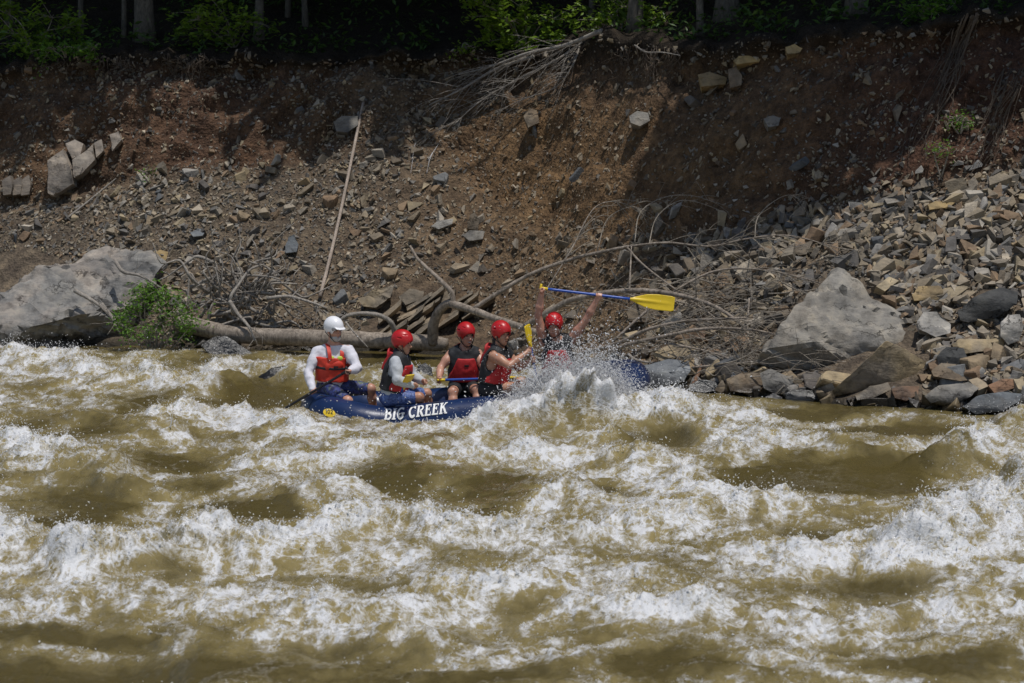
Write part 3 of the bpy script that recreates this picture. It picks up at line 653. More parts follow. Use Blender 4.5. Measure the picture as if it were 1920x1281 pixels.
def slab_points(rs, n, ax):
    """corners of a split block of schist: two near-parallel faces, irregular outline"""
    k = max(4, n // 2); a = np.sort(rs.rand(k) * 2 * math.pi); r = .75 + .35 * rs.rand(k)
    out = []
    for sgn in (-1, 1):
        sh = rs.normal(size=2) * .12
        for ai, ri in zip(a, r):
            rr = ri * (1 - .22 * rs.rand()); out.append([(math.cos(ai) * rr + sh[0]) * ax[0], (math.sin(ai) * rr + sh[1]) * ax[1], sgn * ax[2] * (.75 + .35 * rs.rand()) + .15 * ax[2] * math.cos(ai)])
    return out
TPL = []
for k in range(20):
    rs = np.random.RandomState(500 + k); bm = hull_mesh(slab_points(rs, 10, (1, .55 + .4 * rs.rand(), .22 + .4 * rs.rand() ** 1.5)))
    bmesh.ops.triangulate(bm, faces=bm.faces); bm.verts.ensure_lookup_table(); bm.verts.index_update()
    TPL.append((np.array([v.co[:] for v in bm.verts]), np.array([[v.index for v in f.verts] for f in bm.faces]))); bm.free()
def frames(nv, rs, tilt):
    n = len(nv); z = nv + rs.normal(size=(n, 3)) * tilt; z /= np.linalg.norm(z, axis=1)[:, None]
    t = np.array([[.75, .25, .45]]) + rs.normal(size=(n, 3)) * .8; x = t - z * (t * z).sum(1)[:, None]; x /= np.linalg.norm(x, axis=1)[:, None] + 1e-9
    return np.stack([x, np.cross(z, x), z], -1)
# surface samples of the bank with area weights
tri_a = BV[BQ[:, 0]]; area = .5 * np.linalg.norm(np.cross(BV[BQ[:, 2]] - tri_a, BV[BQ[:, 3]] - BV[BQ[:, 1]]), axis=1)
qu = UU.ravel()[BQ[:, 0]]; qv = VV.ravel()[BQ[:, 0]]; inview = (qu > -120) & (qu < 2040)
def scatter(n, dens, rs):
    w = area * dens * inview; w = w / w.sum(); f = rs.choice(len(BQ), n, p=w); a, b = rs.rand(2, n, 1)
    q = BQ[f]; p = (BV[q[:, 0]] * (1 - a) + BV[q[:, 1]] * a) * (1 - b) + (BV[q[:, 3]] * (1 - a) + BV[q[:, 2]] * a) * b
    px_, py_ = to_px(p); ok = np.ones(n, bool)                                           # keep the scatter off the places where boulders lie
    for a0, a1, b0, b1 in CLEAR: ok &= ~((px_ > a0) & (px_ < a1) & (py_ > b0) & (py_ < b1) & (py_ > b0 + (b1 - b0) * .9 * np.abs((px_ - (a0 + a1) / 2) / (a1 - a0) * 2) ** 1.5))
    return p[ok], BNRM[q[:, 0]][ok], qu[f][ok], qv[f][ok]
CLEAR = [(1400, 1760, 505, 712), (1555, 1745, 640, 752), (-200, 300, 462, 690), (1180, 1300, 668, 735), (1790, 1912, 538, 608), (1796, 1920, 730, 780), (1726, 1840, 712, 762), (1712, 1790, 580, 636), (660, 920, 520, 655)]
tal = sstep(-.12, .02, qv) * (1 - sstep(.95, 1.12, qv)); rt = sstep(1120, 1400, qu); lf = 1 - sstep(600, 900, qu); md = np.exp(-((qu - 1000) / 190) ** 2)
sc2 = sstep(.95, 1.1, qv) * (1 - sstep(1.93, 2.0, qv))
patch = sstep(-.25, .5, fbm3(BV[BQ[:, 0]] / 1.1, 3, 88)); chute = np.exp(-((qu - 740 - (qv - 1) * 120) / 110) ** 2)
dens_small = tal * (.9 - .30 * md) + sc2 * (.24 + .42 * patch + .7 * chute)
clump = .35 + 1.3 * sstep(-.3, .45, fbm3(BV[BQ[:, 0]] / .8, 2, 97))
rs = np.random.RandomState(900); s_v = []; s_t = []; s_c = []; off = 0
def add_rubble(n, dens, smin, smax, power, tilt, sink):
    global off
    p, nv, pu, pv = scatter(n, dens, rs); n = len(p); F = frames(nv, rs, tilt); size = smin * (1 - rs.rand(n) * (1 - (smin / smax) ** power)) ** (-1 / power)
    size = size * (1 + .25 * sstep(1150, 1450, pu) * (pv < 1.1)); size = np.minimum(size, smax)
    kind = rs.randint(0, len(TPL), n)
    hue = (fbm3(p / .8, 2, 14) * 2.2 + rs.rand(n) * 10).astype(int) % 10; colr = PAL[hue] * (.75 + .5 * rs.rand(n, 1))
    warm = (np.exp(-((pu - 1050) / 220) ** 2) * .55 + .15)[:, None]; colr = colr * (1 - warm * .5) + np.array([.22, .155, .085]) * warm * .5
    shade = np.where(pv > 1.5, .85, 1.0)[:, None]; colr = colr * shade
    for k in range(len(TPL)):
        m = np.where(kind == k)[0]
        if not len(m): continue
        tv, tf = TPL[k]; v = np.einsum('nij,kj->nki', F[m], tv) * size[m][:, None, None] + (p[m] + nv[m] * (size[m] * sink)[:, None])[:, None]
        s_v.append(v.reshape(-1, 3)); s_t.append((tf[None] + (off + np.arange(len(m)) * len(tv))[:, None, None]).reshape(-1, 3)); s_c.append(np.repeat(colr[m], len(tv), 0)); off += len(m) * len(tv)
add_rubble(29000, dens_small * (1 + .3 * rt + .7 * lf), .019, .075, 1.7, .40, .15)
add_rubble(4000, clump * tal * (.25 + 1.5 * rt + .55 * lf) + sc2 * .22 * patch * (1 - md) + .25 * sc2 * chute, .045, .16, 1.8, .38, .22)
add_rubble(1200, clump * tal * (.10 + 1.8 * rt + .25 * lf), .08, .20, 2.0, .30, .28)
me = mesh_np('rubble', np.vstack(s_v), np.vstack(s_t), False); attr_c(me, 'tone', np.vstack(s_c)); me.materials.append(MAT_RUBBLE)
o = link('rubble', me, None, bank); o['kind'] = 'stuff'
# the larger loose stones, one object each
STN = []
def rocky(bm, cell, amp, seed, strata=.5, axis=(.35, -.25, .9)):
    """break the flat faces of a hull into worn, layered stone"""
    bmesh.ops.triangulate(bm, faces=bm.faces)
    for _ in range(7):
        long = [e for e in bm.edges if e.calc_length() > cell * 1.8]
        if not long: break
        bmesh.ops.subdivide_edges(bm, edges=long, cuts=1); bmesh.ops.triangulate(bm, faces=[f for f in bm.faces if len(f.verts) > 3])
    bm.normal_update(); P = np.array([v.co[:] for v in bm.verts]); Nn = np.array([v.normal[:] for v in bm.verts])
    ax = np.array(axis) / np.linalg.norm(axis); h = P @ ax / (cell * 2.2) + fbm3(P / (cell * 7), 2, seed + 5) * 1.1
    lay = (np.floor(h) * .37 % 1.0) * 2 - 1
    d = fbm3(P / (cell * 11), 2, seed) * amp * 1.2 + vn3(P / (cell * 2.2), seed + 9) * amp * .16 + lay * amp * strata * .45
    for k_, w_ in ((16.0, .030),):                                             # cracks
        c_ = vn3(P / (cell * k_) + 3.3, seed + 21 + int(k_)); d -= amp * 1.1 * np.exp(-(c_ / w_) ** 2) * (vn3(P / (cell * 12), seed + 4) > -.1)
    d += (np.floor(fbm3(P * np.array([1, 1, 1.8]) / (cell * 15), 2, seed + 13) * 5) / 5) * amp * 1.5                # broken-off flakes
    P = P + Nn * d[:, None]
    for v, c in zip(bm.verts, P): v.co = c
def finish(bm, name, sharp=32):
    me = bpy.data.meshes.new(name); bm.to_mesh(me); bm.free()
    me.polygons.foreach_set('use_smooth', np.ones(len(me.polygons), bool)); me.set_sharp_from_angle(angle=math.radians(sharp)); return me
for k in range(14):
    r1 = np.random.RandomState(700 + k); bm = hull_mesh(slab_points(r1, 14, (1, .6 + .35 * r1.rand(), .28 + .42 * r1.rand())))
    bmesh.ops.bevel(bm, geom=list(bm.edges), offset=.05, segments=1, affect='EDGES'); bmesh.ops.triangulate(bm, faces=bm.faces)
    P = np.array([v.co[:] for v in bm.verts]); q = fbm3(P * 1.6, 2, k)[:, None] * .10
    for v, c in zip(bm.verts, P * (1 + q)): v.co = c
    me = finish(bm, 'stone', 25); me.materials.append(MAT_STONE); STN.append(me)
rs = np.random.RandomState(321); n = 290
dens = tal * (.10 + 2.6 * rt * (1 - .4 * sstep(.5, .9, qv)) + .30 * lf) * (.6 + .8 * (qv < .22)) + sc2 * .07
p, nv, pu, pv = scatter(n + 40, dens, rs); n = min(n, len(p)); F = frames(nv, rs, .32)
for k in range(n):
    sz = .085 + .14 * rs.rand() ** 2.2 + (.09 * rs.rand() if pu[k] > 1200 and pv[k] < .45 else 0)
    if pu[k] < 1100: sz *= .85
    o = bpy.data.objects.new('stone', STN[rs.randint(0, len(STN))]); C.objects.link(o); o.parent = bank
    M = Matrix(F[k].tolist()).to_4x4(); M.translation = V(p[k] + nv[k] * sz * .18); o.matrix_world = M @ Matrix.Diagonal((sz, sz, sz, 1))
# ------------------------------------------------------------------ boulders one can point at: corner points as (px, py, metres nearer than the bank there)
GREY = ((.17, .165, .155), (.23, .215, .19)); PALE = ((.28, .27, .25), (.38, .365, .34)); SLATE = ((.13, .145, .16), (.20, .215, .23)); TAN = ((.30, .24, .15), (.24, .205, .16))
RUST = ((.24, .14, .085), (.17, .13, .10)); DARK = ((.055, .057, .058), (.085, .085, .082)); BROWN = ((.15, .115, .08), (.20, .17, .13)); OCHRE = ((.34, .25, .12), (.25, .19, .11))
RM = {}
def rmat(key, tint, wet=False):
    if (key, wet) not in RM: RM[(key, wet)] = rock_mat('boulder_' + key + ('_wet' if wet else ''), tint, wet=wet)
    return RM[(key, wet)]
def boulder(label, corners, mat, seed, cell=.045, amp=.03, Y=None, name='boulder', cat='boulder', strata=.5, group=None):
    """corners: (px, py, out) on the seen side; the hidden side is the same outline pushed back into the bank"""
    cx = np.mean([c[0] for c in corners]); cy = np.max([c[1] for c in corners])
    y0 = hit(cx, cy)[1] if Y is None else Y
    pts = [at(px, py, y0 - out) for px, py, out in corners]
    ctr = np.mean(pts, 0); ext = np.ptp(np.array(pts)[:, 0])
    back = [ctr + (p - ctr) * np.array([.8, .3, .85]) + np.array([0, max(.25, ext * .55), -.05 - .22 * max(.25, ext * .55)]) for p in pts]
    base = np.array([ctr[0], ctr[1], min(p[2] for p in pts)])
    bm = hull_mesh([tuple(q - base) for q in pts + back]); rocky(bm, cell, amp, seed, strata)
    o = link(name, finish(bm, name, 38), mat); o.location = V(base); return tag(o, label, cat, group)
B = boulder
B('huge pale grey boulder sloping into the water at the left edge', [(-150, 640, .6), (-150, 610, .8), (0, 552, .4), (110, 490, -.1), (205, 462, -.5), (262, 474, -.5), (310, 492, -.2), (268, 548, .35), (235, 580, .55), (150, 590, .75), (60, 612, .9), (0, 648, .9), (120, 668, .35), (230, 668, .1), (-150, 690, .2)], rmat('big', ((.215, .212, .205), (.29, .262, .235))), 1, .055, .10, Y=41.9, strata=1.1)
B('large pointed grey boulder on the right bank behind bare branches', [(1572, 511, -.1), (1520, 545, .15), (1470, 605, .5), (1430, 655, .65), (1400, 690, .5), (1610, 705, .6), (1680, 690, .55), (1755, 645, .1), (1735, 620, -.05), (1640, 560, .05), (1590, 580, .42), (1530, 640, .75), (1680, 640, .5)], rmat('pointed', ((.235, .225, .205), (.30, .275, .235))), 2, .05, .075, Y=35.6, strata=.9)
B('tilted tan slab with a dark underside in front of the pointed boulder', [(1556, 736, .42), (1562, 742, .40), (1606, 692, .45), (1662, 640, .38), (1690, 655, .20), (1744, 682, .10), (1738, 700, .15), (1700, 722, .22), (1606, 752, -.35), (1690, 752, -.40), (1735, 716, -.20)], rmat('tan', TAN), 3, .04, .02, Y=34.5)
B('smooth blue-grey slab at the water right of the bow', [(1183, 700, .2), (1205, 686, .1), (1252, 673, 0), (1291, 676, 0), (1296, 694, .15), (1282, 716, .2), (1262, 732, .15), (1215, 726, .25), (1190, 722, .2)], rmat('slate', SLATE), 4, .035, .015, Y=35.7, strata=1.0)
B('long black boulder among the stones at the right', [(1795, 582, .1), (1830, 558, .15), (1880, 540, 0), (1908, 548, 0), (1906, 570, .2), (1870, 598, .2), (1820, 606, .2), (1800, 600, .2)], rmat('dark', DARK), 5, .04, .03)
B('upright white stone at the right edge', [(1878, 605, .1), (1890, 590, .0), (1912, 590, 0), (1917, 612, .1), (1912, 640, .12), (1890, 648, .12), (1876, 630, .15)], rmat('pale', PALE), 6, .035, .02)
B('pale lichen-flecked stone left of the long black boulder', [(1717, 600, .1), (1730, 582, 0), (1758, 582, 0), (1785, 605, .05), (1783, 625, .12), (1755, 634, .15), (1722, 618, .15)], rmat('pale', PALE), 7, .035, .02)
B('blocky ochre stone below the slope at the right', [(1710, 552, .1), (1722, 536, 0), (1764, 535, 0), (1768, 548, .1), (1758, 563, .12), (1714, 564, .15)], rmat('ochre', OCHRE), 8, .035, .015)
B('broad blue-grey slab at the waterline in the right corner', [(1802, 762, .2), (1830, 742, .1), (1880, 735, 0), (1915, 738, 0), (1912, 752, .1), (1880, 770, .2), (1830, 776, .2)], rmat('slate', SLATE), 9, .04, .02)
B('broad grey boulder with a dark right face at the waterline', [(1732, 742, .2), (1760, 722, .1), (1815, 716, 0), (1835, 728, .05), (1822, 742, .2), (1795, 758, .22), (1745, 758, .2)], rmat('grey', GREY), 10, .04, .02)
B('rust-red slab near the right edge above the waterline', [(1852, 722, .1), (1878, 710, 0), (1908, 712, 0), (1903, 728, .1), (1866, 740, .15)], rmat('rust', RUST), 11, .035, .015)
B('rust-brown block at the waterline left of the broad grey boulder', [(1672, 730, .12), (1690, 725, .05), (1724, 724, 0), (1722, 740, .1), (1700, 752, .15), (1678, 746, .15)], rmat('rust', RUST), 12, .035, .015)
B('wet black block at the waterline below the branches', [(1470, 735, .1), (1490, 727, 0), (1524, 730, 0), (1530, 748, .1), (1518, 762, .12), (1474, 760, .15)], rmat('dark', DARK, True), 13, .035, .02)
B('low black wet rock in the shallows left of the wet block', [(1424, 748, .05), (1450, 735, 0), (1468, 745, .05), (1462, 764, .1), (1428, 762, .1)], rmat('dark', DARK, True), 14, .035, .02)
B('pale tan stone at the waterline below the tilted slab', [(1600, 740, .05), (1630, 722, 0), (1665, 716, 0), (1672, 730, .1), (1640, 748, .12), (1606, 752, .12)], rmat('tan', TAN), 15, .035, .02)
B('black angular stone right of the tilted slab', [(1756, 668, .1), (1775, 652, 0), (1806, 654, 0), (1818, 672, .1), (1800, 688, .12), (1760, 688, .12)], rmat('dark', DARK), 16, .035, .02)
B('grey brown flat stone above the broad grey boulder', [(1745, 695, .1), (1765, 680, 0), (1815, 686, 0), (1840, 712, .1), (1800, 714, .15), (1750, 706, .15)], rmat('brown', BROWN), 17, .04, .02)
B('wide tan grey ledge stone under the white stone', [(1782, 645, .1), (1800, 636, 0), (1855, 638, 0), (1862, 656, .1), (1800, 666, .15)], rmat('tan', TAN), 18, .04, .02)
B('tan topped stone above the blue-grey slab', [(1225, 665, .1), (1250, 645, 0), (1285, 636, 0), (1312, 650, .05), (1290, 668, .15), (1240, 676, .15)], rmat('tan', TAN), 19, .035, .02)
B('brown layered rock under the branches at the water', [(1362, 715, .1), (1390, 695, 0), (1430, 690, 0), (1432, 720, .1), (1410, 738, .15), (1368, 735, .15)], rmat('brown', BROWN), 20, .04, .025, strata=1)
B('grey leaning layered rock beside the brown layered rock', [(1425, 700, .1), (1445, 690, 0), (1490, 712, 0), (1492, 735, .1), (1455, 742, .15), (1430, 730, .15)], rmat('grey', GREY), 21, .04, .025, strata=1)
B('small blue-grey flat rock in the shallows by the slab', [(1290, 722, .1), (1312, 712, 0), (1360, 718, 0), (1362, 730, .1), (1320, 736, .15), (1292, 732, .15)], rmat('slate', SLATE, True), 22, .035, .015)
B('reddish stone among the branches right of the raised paddle', [(1278, 622, .1), (1300, 612, 0), (1326, 618, 0), (1322, 634, .1), (1290, 640, .12)], rmat('rust', RUST), 23, .035, .02)
B('big dark brown stone under the yellow blade', [(1172, 585, .1), (1195, 565, 0), (1240, 572, 0), (1246, 592, .1), (1215, 606, .15), (1180, 602, .15)], rmat('brown', BROWN), 24, .035, .02)
B('wet grey rock in the river in front of the log', [(378, 648, .1), (400, 634, 0), (425, 633, 0), (455, 650, .05), (482, 668, .1), (450, 676, .2), (400, 668, .2)], rmat('dark', ((.10, .10, .098), (.15, .15, .145)), True), 25, .04, .02, Y=40.2)
B('black wet rock in the white water left of the guide', [(486, 707, .1), (510, 691, .1), (545, 687, 0), (580, 693, 0), (585, 715, .1), (540, 723, .2), (495, 719, .2)], rmat('dark', DARK, True), 26, .04, .02, Y=37.0)
B('black wet rock in the white water behind the second rower', [(776, 700, .1), (782, 684, .05), (798, 678, 0), (812, 690, .05), (816, 712, .1), (795, 720, .2)], rmat('dark', DARK, True), 27, .04, .02, Y=36.4)
B('grey block in the scarp left of the pole top', [(623, 228, .15), (640, 218, .1), (672, 216, .1), (672, 234, .2), (652, 250, .25), (628, 248, .2)], rmat('grey', GREY), 28, .035, .02)
B('yellow-brown block high in the right scarp', [(1308, 140, .15), (1330, 134, .1), (1362, 146, .1), (1360, 158, .2), (1315, 162, .25)], rmat('ochre', OCHRE), 29, .035, .02)
B('tall brown stone beside the yellow-brown block', [(1364, 130, .1), (1380, 120, .1), (1392, 140, .15), (1390, 160, .2), (1370, 164, .2)], rmat('brown', BROWN), 30, .035, .02)
B('long ochre slab above the yellow-brown block', [(1372, 112, .1), (1385, 104, .1), (1428, 104, .1), (1424, 116, .15), (1380, 122, .2)], rmat('ochre', OCHRE), 31, .035, .02)
B('ochre stone at the bank top right of the long ochre slab', [(1472, 88, .1), (1490, 82, .1), (1506, 90, .1), (1500, 100, .15), (1476, 102, .2)], rmat('ochre', OCHRE), 32, .035, .02)
B('rounded grey stone high in the middle scarp', [(1180, 218, .15), (1195, 208, .1), (1215, 212, .1), (1218, 226, .15), (1200, 236, .2), (1183, 230, .2)], rmat('grey', GREY), 33, .03, .01)
B('rounded grey boulder in the middle of the right scarp', [(1430, 222, .1), (1450, 212, .1), (1466, 220, .1), (1460, 236, .2), (1440, 240, .2)], rmat('grey', GREY), 34, .03, .015)
B('round tan cobble stuck in the right scarp', [(1526, 326, .1), (1534, 318, .1), (1544, 324, .1), (1542, 334, .15), (1530, 336, .15)], rmat('tan', TAN), 35, .025, .01)
B('brown overhanging boulder under the fallen treetop', [(980, 218, .2), (992, 200, .15), (1008, 205, .15), (1012, 230, .3), (990, 240, .3)], rmat('brown', BROWN), 36, .035, .02)
B('flat pale stone lying on the middle slope', [(808, 424, .1), (822, 414, .1), (850, 410, .1), (848, 420, .15), (822, 430, .15)], rmat('pale', PALE), 37, .03, .01)
B('upright brown stone on the middle slope', [(876, 428, .1), (880, 404, .08), (890, 398, .05), (898, 412, .1), (896, 432, .15)], rmat('brown', ((.22, .185, .14), (.27, .23, .17))), 38, .03, .015)
B('grey stone below the upright brown stone', [(868, 442, .1), (880, 432, .05), (910, 434, .05), (906, 448, .15), (880, 452, .15)], rmat('grey', GREY), 39, .03, .015)
B('blue-grey upright block on the left talus', [(534, 460, .1), (540, 442, .05), (552, 438, .05), (560, 458, .1), (556, 472, .15), (536, 474, .15)], rmat('slate', SLATE), 40, .03, .015)
B('blue-grey flat stone on the left talus below the scarp', [(356, 436, .1), (372, 428, .05), (386, 432, .05), (380, 442, .15), (362, 444, .15)], rmat('slate', SLATE), 41, .03, .01)
B('tan layered boulder above the log', [(672, 560, .15), (700, 540, .1), (738, 536, .05), (736, 556, .15), (706, 578, .25), (680, 574, .25)], rmat('tan', ((.23, .195, .145), (.19, .17, .14))), 42, .035, .03, strata=1.2)
B('brown layered boulder right of the tan one above the log', [(746, 555, .15), (768, 540, .1), (795, 545, .1), (790, 562, .2), (760, 572, .25)], rmat('brown', BROWN), 43, .035, .03, strata=1.2)
B('tan slab leaning on the top of the huge boulder', [(272, 482, .0), (300, 468, -.1), (316, 472, -.1), (312, 488, .05), (290, 494, .1)], rmat('ochre', OCHRE), 44, .03, .015)
B('ochre slab low on the slope at the far right', [(1738, 382, .1), (1755, 376, .05), (1790, 380, .05), (1780, 390, .15), (1742, 394, .15)], rmat('ochre', OCHRE), 45, .03, .015)
# pale broken outcrop in the left scarp
oc = empty('rock_outcrop', hit(150, 330)); tag(oc, 'pale broken rock outcrop in the left scarp', 'outcrop')
def block(corners, mat, seed, parent, name='block', amp=.02, thick=.5, cell=.045):
    y0 = hit(np.mean([c[0] for c in corners]), np.max([c[1] for c in corners]))[1]
    pts = [at(a, b2, y0 - o2) for a, b2, o2 in corners]; bk = [q + np.array([0, thick, -.1]) for q in pts]; bm = hull_mesh([tuple(q) for q in pts + bk]); rocky(bm, cell, amp, seed, .7); part(name, finish(bm, name, 35), mat, parent)
mo = rock_mat('outcrop_rock', ((.37, .32, .27), (.30, .27, .235)))
block([(88, 300, .25), (118, 278, .2), (135, 318, .35), (138, 345, .3), (100, 366, .3), (90, 362, .3)], mo, 51, oc)
block([(124, 270, .2), (140, 262, .15), (156, 270, .2), (150, 292, .3), (134, 298, .3)], mo, 52, oc)
block([(136, 300, .3), (156, 286, .25), (174, 270, .2), (176, 300, .3), (156, 322, .35), (140, 332, .35)], mo, 53, oc)
block([(176, 268, .15), (190, 262, .15), (194, 282, .25), (180, 296, .25)], mo, 54, oc)
block([(204, 252, .1), (222, 244, .1), (228, 262, .2), (210, 284, .2)], mo, 55, oc)
block([(140, 318, .38), (156, 314, .36), (150, 328, .4), (140, 332, .4)], mo, 56, oc)
oc = empty('rock_outcrop', hit(20, 350)); tag(oc, 'small dark cracked outcrop low in the scarp at the left edge', 'outcrop')
mo2 = rock_mat('outcrop_dark', ((.19, .165, .14), (.15, .13, .11)))
for k, cx in enumerate((14, 32, 48)): block([(cx - 9, 340, .15), (cx + 5, 330, .1), (cx + 9, 345, .2), (cx + 6, 364, .25), (cx - 8, 366, .25)], mo2, 60 + k, oc)
# tilted schist beds behind the third rower
oc = empty('rock_outcrop', hit(800, 600)); tag(oc, 'tilted beds of layered brown schist above the log', 'outcrop')
rs = np.random.RandomState(64); mo3 = rock_mat('schist', ((.25, .205, .15), (.19, .165, .13)), bands=24)
for k in range(30):
    cx = rs.uniform(715, 905); cy = 660 - (cx - 715) * .42 + rs.uniform(-70, 16); L = rs.uniform(18, 46); th = rs.uniform(2.5, 5.5); a = math.radians(35 + rs.normal() * 4); dx, dy = math.cos(a), -math.sin(a)
    if cy > 652 or cy < 520: continue
    o1 = rs.uniform(.0, .14); block([(cx - dx * L, cy - dy * L - th, o1), (cx + dx * L, cy + dy * L - th, o1), (cx + dx * L * .9, cy + dy * L * .9 + th, o1 + .1), (cx - dx * L * .95, cy - dy * L * .95 + th, o1 + .1)], mo3, 200 + k, oc, 'slab', .012, .30, .05)

# ================================================================== dead wood
def path(pts, n=6):
    """pts: (px, py, metres out from the bank)"""
    return spline([hit(a, b2, o2) for a, b2, o2 in pts], n)
def limb(parent, pts, r0, r1, mat, name='limb', seg=8, rough=.006, n=6):
    P = path(pts, n); rad = np.linspace(r0, r1, len(P)); s = Soup(); s.tube(P, rad, seg, rough=rough, seed=int(pts[0][0])); part(name, s.mesh(name), mat, parent); return P
def twigs(s, P, n, L, r, rs, drift=(0, 0, .2), depth=2, f0=.2):
    """random side twigs along a path"""
    for _ in range(n):
        i = int(rs.uniform(f0, .98) * (len(P) - 1)); t = P[min(i + 1, len(P) - 1)] - P[max(i - 1, 0)]; t /= np.linalg.norm(t) + 1e-9
        dv = t * rs.uniform(.3, 1.0) + rs.normal(size=3) * np.array([.55, .25, .55]) + np.array(drift); dv /= np.linalg.norm(dv); l = L * rs.uniform(.4, 1.2)
        k = rs.normal(size=3) * .12 * l; Q = spline([P[i], P[i] + dv * l * .5 + k, P[i] + dv * l + k * 1.5 + np.array([0, 0, -.10 * l])], 4)
        s.tube(Q, np.linspace(r, r * .35, len(Q)), 4)
        if depth > 1: twigs(s, Q, rs.randint(1, 4), L * .5, r * .6, rs, drift, depth - 1)
ft = empty('fallen_tree', hit(600, 640)); tag(ft, 'long bleached fallen tree lying along the water behind the crew', 'fallen tree')
rs = np.random.RandomState(12)
tr_p = [at(a, b2, y) for a, b2, y in [(335, 604, 41.2), (400, 620, 40.9), (460, 629, 40.6), (600, 634, 40.2), (720, 639, 39.9), (790, 642, 39.8), (838, 646, 39.7)]]
P = spline(tr_p, 8); s = Soup(); s.tube(P, np.interp(np.linspace(0, 1, len(P)), [0, .15, .9, 1], [.15, .135, .12, .09]), 16, rough=.012, seed=3); part('trunk', s.mesh('trunk'), MAT_DEADWOOD, ft)
def lt(pts, r0, r1, name='limb', mat=MAT_DEADWOOD, seg=8):
    P = spline([at(*q) for q in pts], 7); s = Soup(); s.tube(P, np.linspace(r0, r1, len(P)), seg, rough=.006, seed=int(pts[0][0])); part(name, s.mesh(name), mat, ft); return P
lt([(812, 645, 39.7), (812, 612, 39.6), (822, 586, 39.5), (836, 572, 39.4), (850, 568, 39.3)], .085, .062)
La = lt([(850, 570, 39.3), (846, 548, 39.3), (826, 526, 39.4), (800, 502, 39.6), (782, 484, 39.7), (769, 461, 39.8)], .045, .018)
Lb = lt([(846, 570, 39.3), (886, 582, 39.0), (930, 598, 38.6), (985, 616, 38.1), (1030, 632, 37.8)], .062, .045)
Lc = lt([(884, 582, 39.0), (930, 552, 38.9), (1000, 512, 38.8), (1080, 484, 38.6), (1150, 468, 38.4), (1180, 462, 38.3)], .036, .02)
Ld = lt([(742, 634, 39.8), (734, 606, 39.7), (712, 592, 39.7), (680, 588, 39.7), (652, 592, 39.7), (636, 602, 39.7)], .042, .026, mat=MAT_GREYWOOD)
Le = lt([(648, 604, 39.4), (664, 624, 39.3), (690, 652, 39.2)], .016, .010, mat=MAT_GREYWOOD)
Lf = lt([(985, 612, 38.1), (1030, 585, 37.9), (1080, 560, 37.7), (1180, 545, 37.3), (1270, 553, 36.9), (1350, 580, 36.5), (1430, 640, 36.1), (1490, 665, 35.9)], .052, .016)
Lg = lt([(1060, 670, 37.3), (1155, 645, 36.6), (1215, 618, 36.3), (1290, 602, 36.1), (1400, 596, 35.9)], .035, .014)
Lh = lt([(1090, 690, 37.0), (1160, 652, 36.3), (1240, 632, 36.0), (1330, 616, 35.8), (1430, 622, 35.6), (1510, 650, 35.4)], .036, .012)
Li = lt([(1180, 462, 38.3), (1250, 455, 38.0), (1330, 462, 37.6), (1400, 448, 37.3), (1480, 442, 37.1), (1590, 470, 36.9)], .017, .006)
Lj = lt([(1176, 464, 38.3), (1210, 500, 37.8), (1290, 560, 37.0), (1345, 600, 36.4), (1400, 660, 35.8), (1440, 715, 35.3)], .016, .006)
Lk = lt([(1180, 545, 37.3), (1182, 505, 37.5), (1184, 462, 37.8)], .016, .008)
Ll = lt([(1230, 640, 36.1), (1330, 660, 35.7), (1450, 700, 35.2), (1545, 690, 34.9)], .018, .006)
Lm = lt([(1290, 690, 35.7), (1380, 682, 35.4), (1480, 672, 35.2), (1600, 680, 34.9)], .022, .008)
Ln = lt([(1310, 700, 35.6), (1420, 690, 35.3), (1530, 712, 34.9)], .018, .006)
Lo = lt([(1405, 560, 36.5), (1402, 620, 36.1), (1415, 670, 35.7), (1470, 735, 35.0)], .015, .006)
Lp = lt([(1150, 640, 37.0), (1230, 570, 37.1), (1330, 512, 37.1), (1420, 505, 36.8), (1500, 520, 36.4), (1580, 545, 35.9)], .020, .006)
Lq = lt([(1000, 600, 38.0), (1015, 560, 38.0), (1070, 470, 38.4), (1110, 395, 38.8), (1150, 378, 38.9), (1195, 392, 38.9)], .013, .004)
s = Soup()
for Pq, n, L in ((Li, 16, .6), (Lj, 14, .55), (Lf, 18, .65), (Lg, 14, .6), (Lh, 18, .6), (Ll, 13, .5), (Lm, 14, .5), (Ln, 11, .45), (Lo, 11, .5), (Lp, 16, .6), (Lq, 12, .5), (La, 2, .3), (Lc, 4, .4)): twigs(s, Pq, int(n * 1.7), L * 1.1, .0065, rs, (.25, 0, -.05), 2)
for pts in ([(1215, 470, 38.1), (1230, 410, 38.5), (1270, 378, 38.6), (1310, 380, 38.5), (1358, 398, 38.4)], [(1190, 455, 38.3), (1200, 400, 38.6), (1240, 372, 38.7), (1290, 366, 38.7), (1345, 380, 38.6)], [(1415, 450, 37.3), (1420, 410, 37.7), (1445, 382, 37.9), (1478, 366, 37.9), (1506, 378, 37.8)], [(1120, 470, 38.5), (1140, 410, 38.8), (1190, 388, 38.8), (1215, 420, 38.7)]):
    Q = spline([at(*q) for q in pts], 6); s.tube(Q, np.linspace(.009, .003, len(Q)), 5); twigs(s, Q, 7, .38, .0035, rs, (.1, 0, -.1), 2)
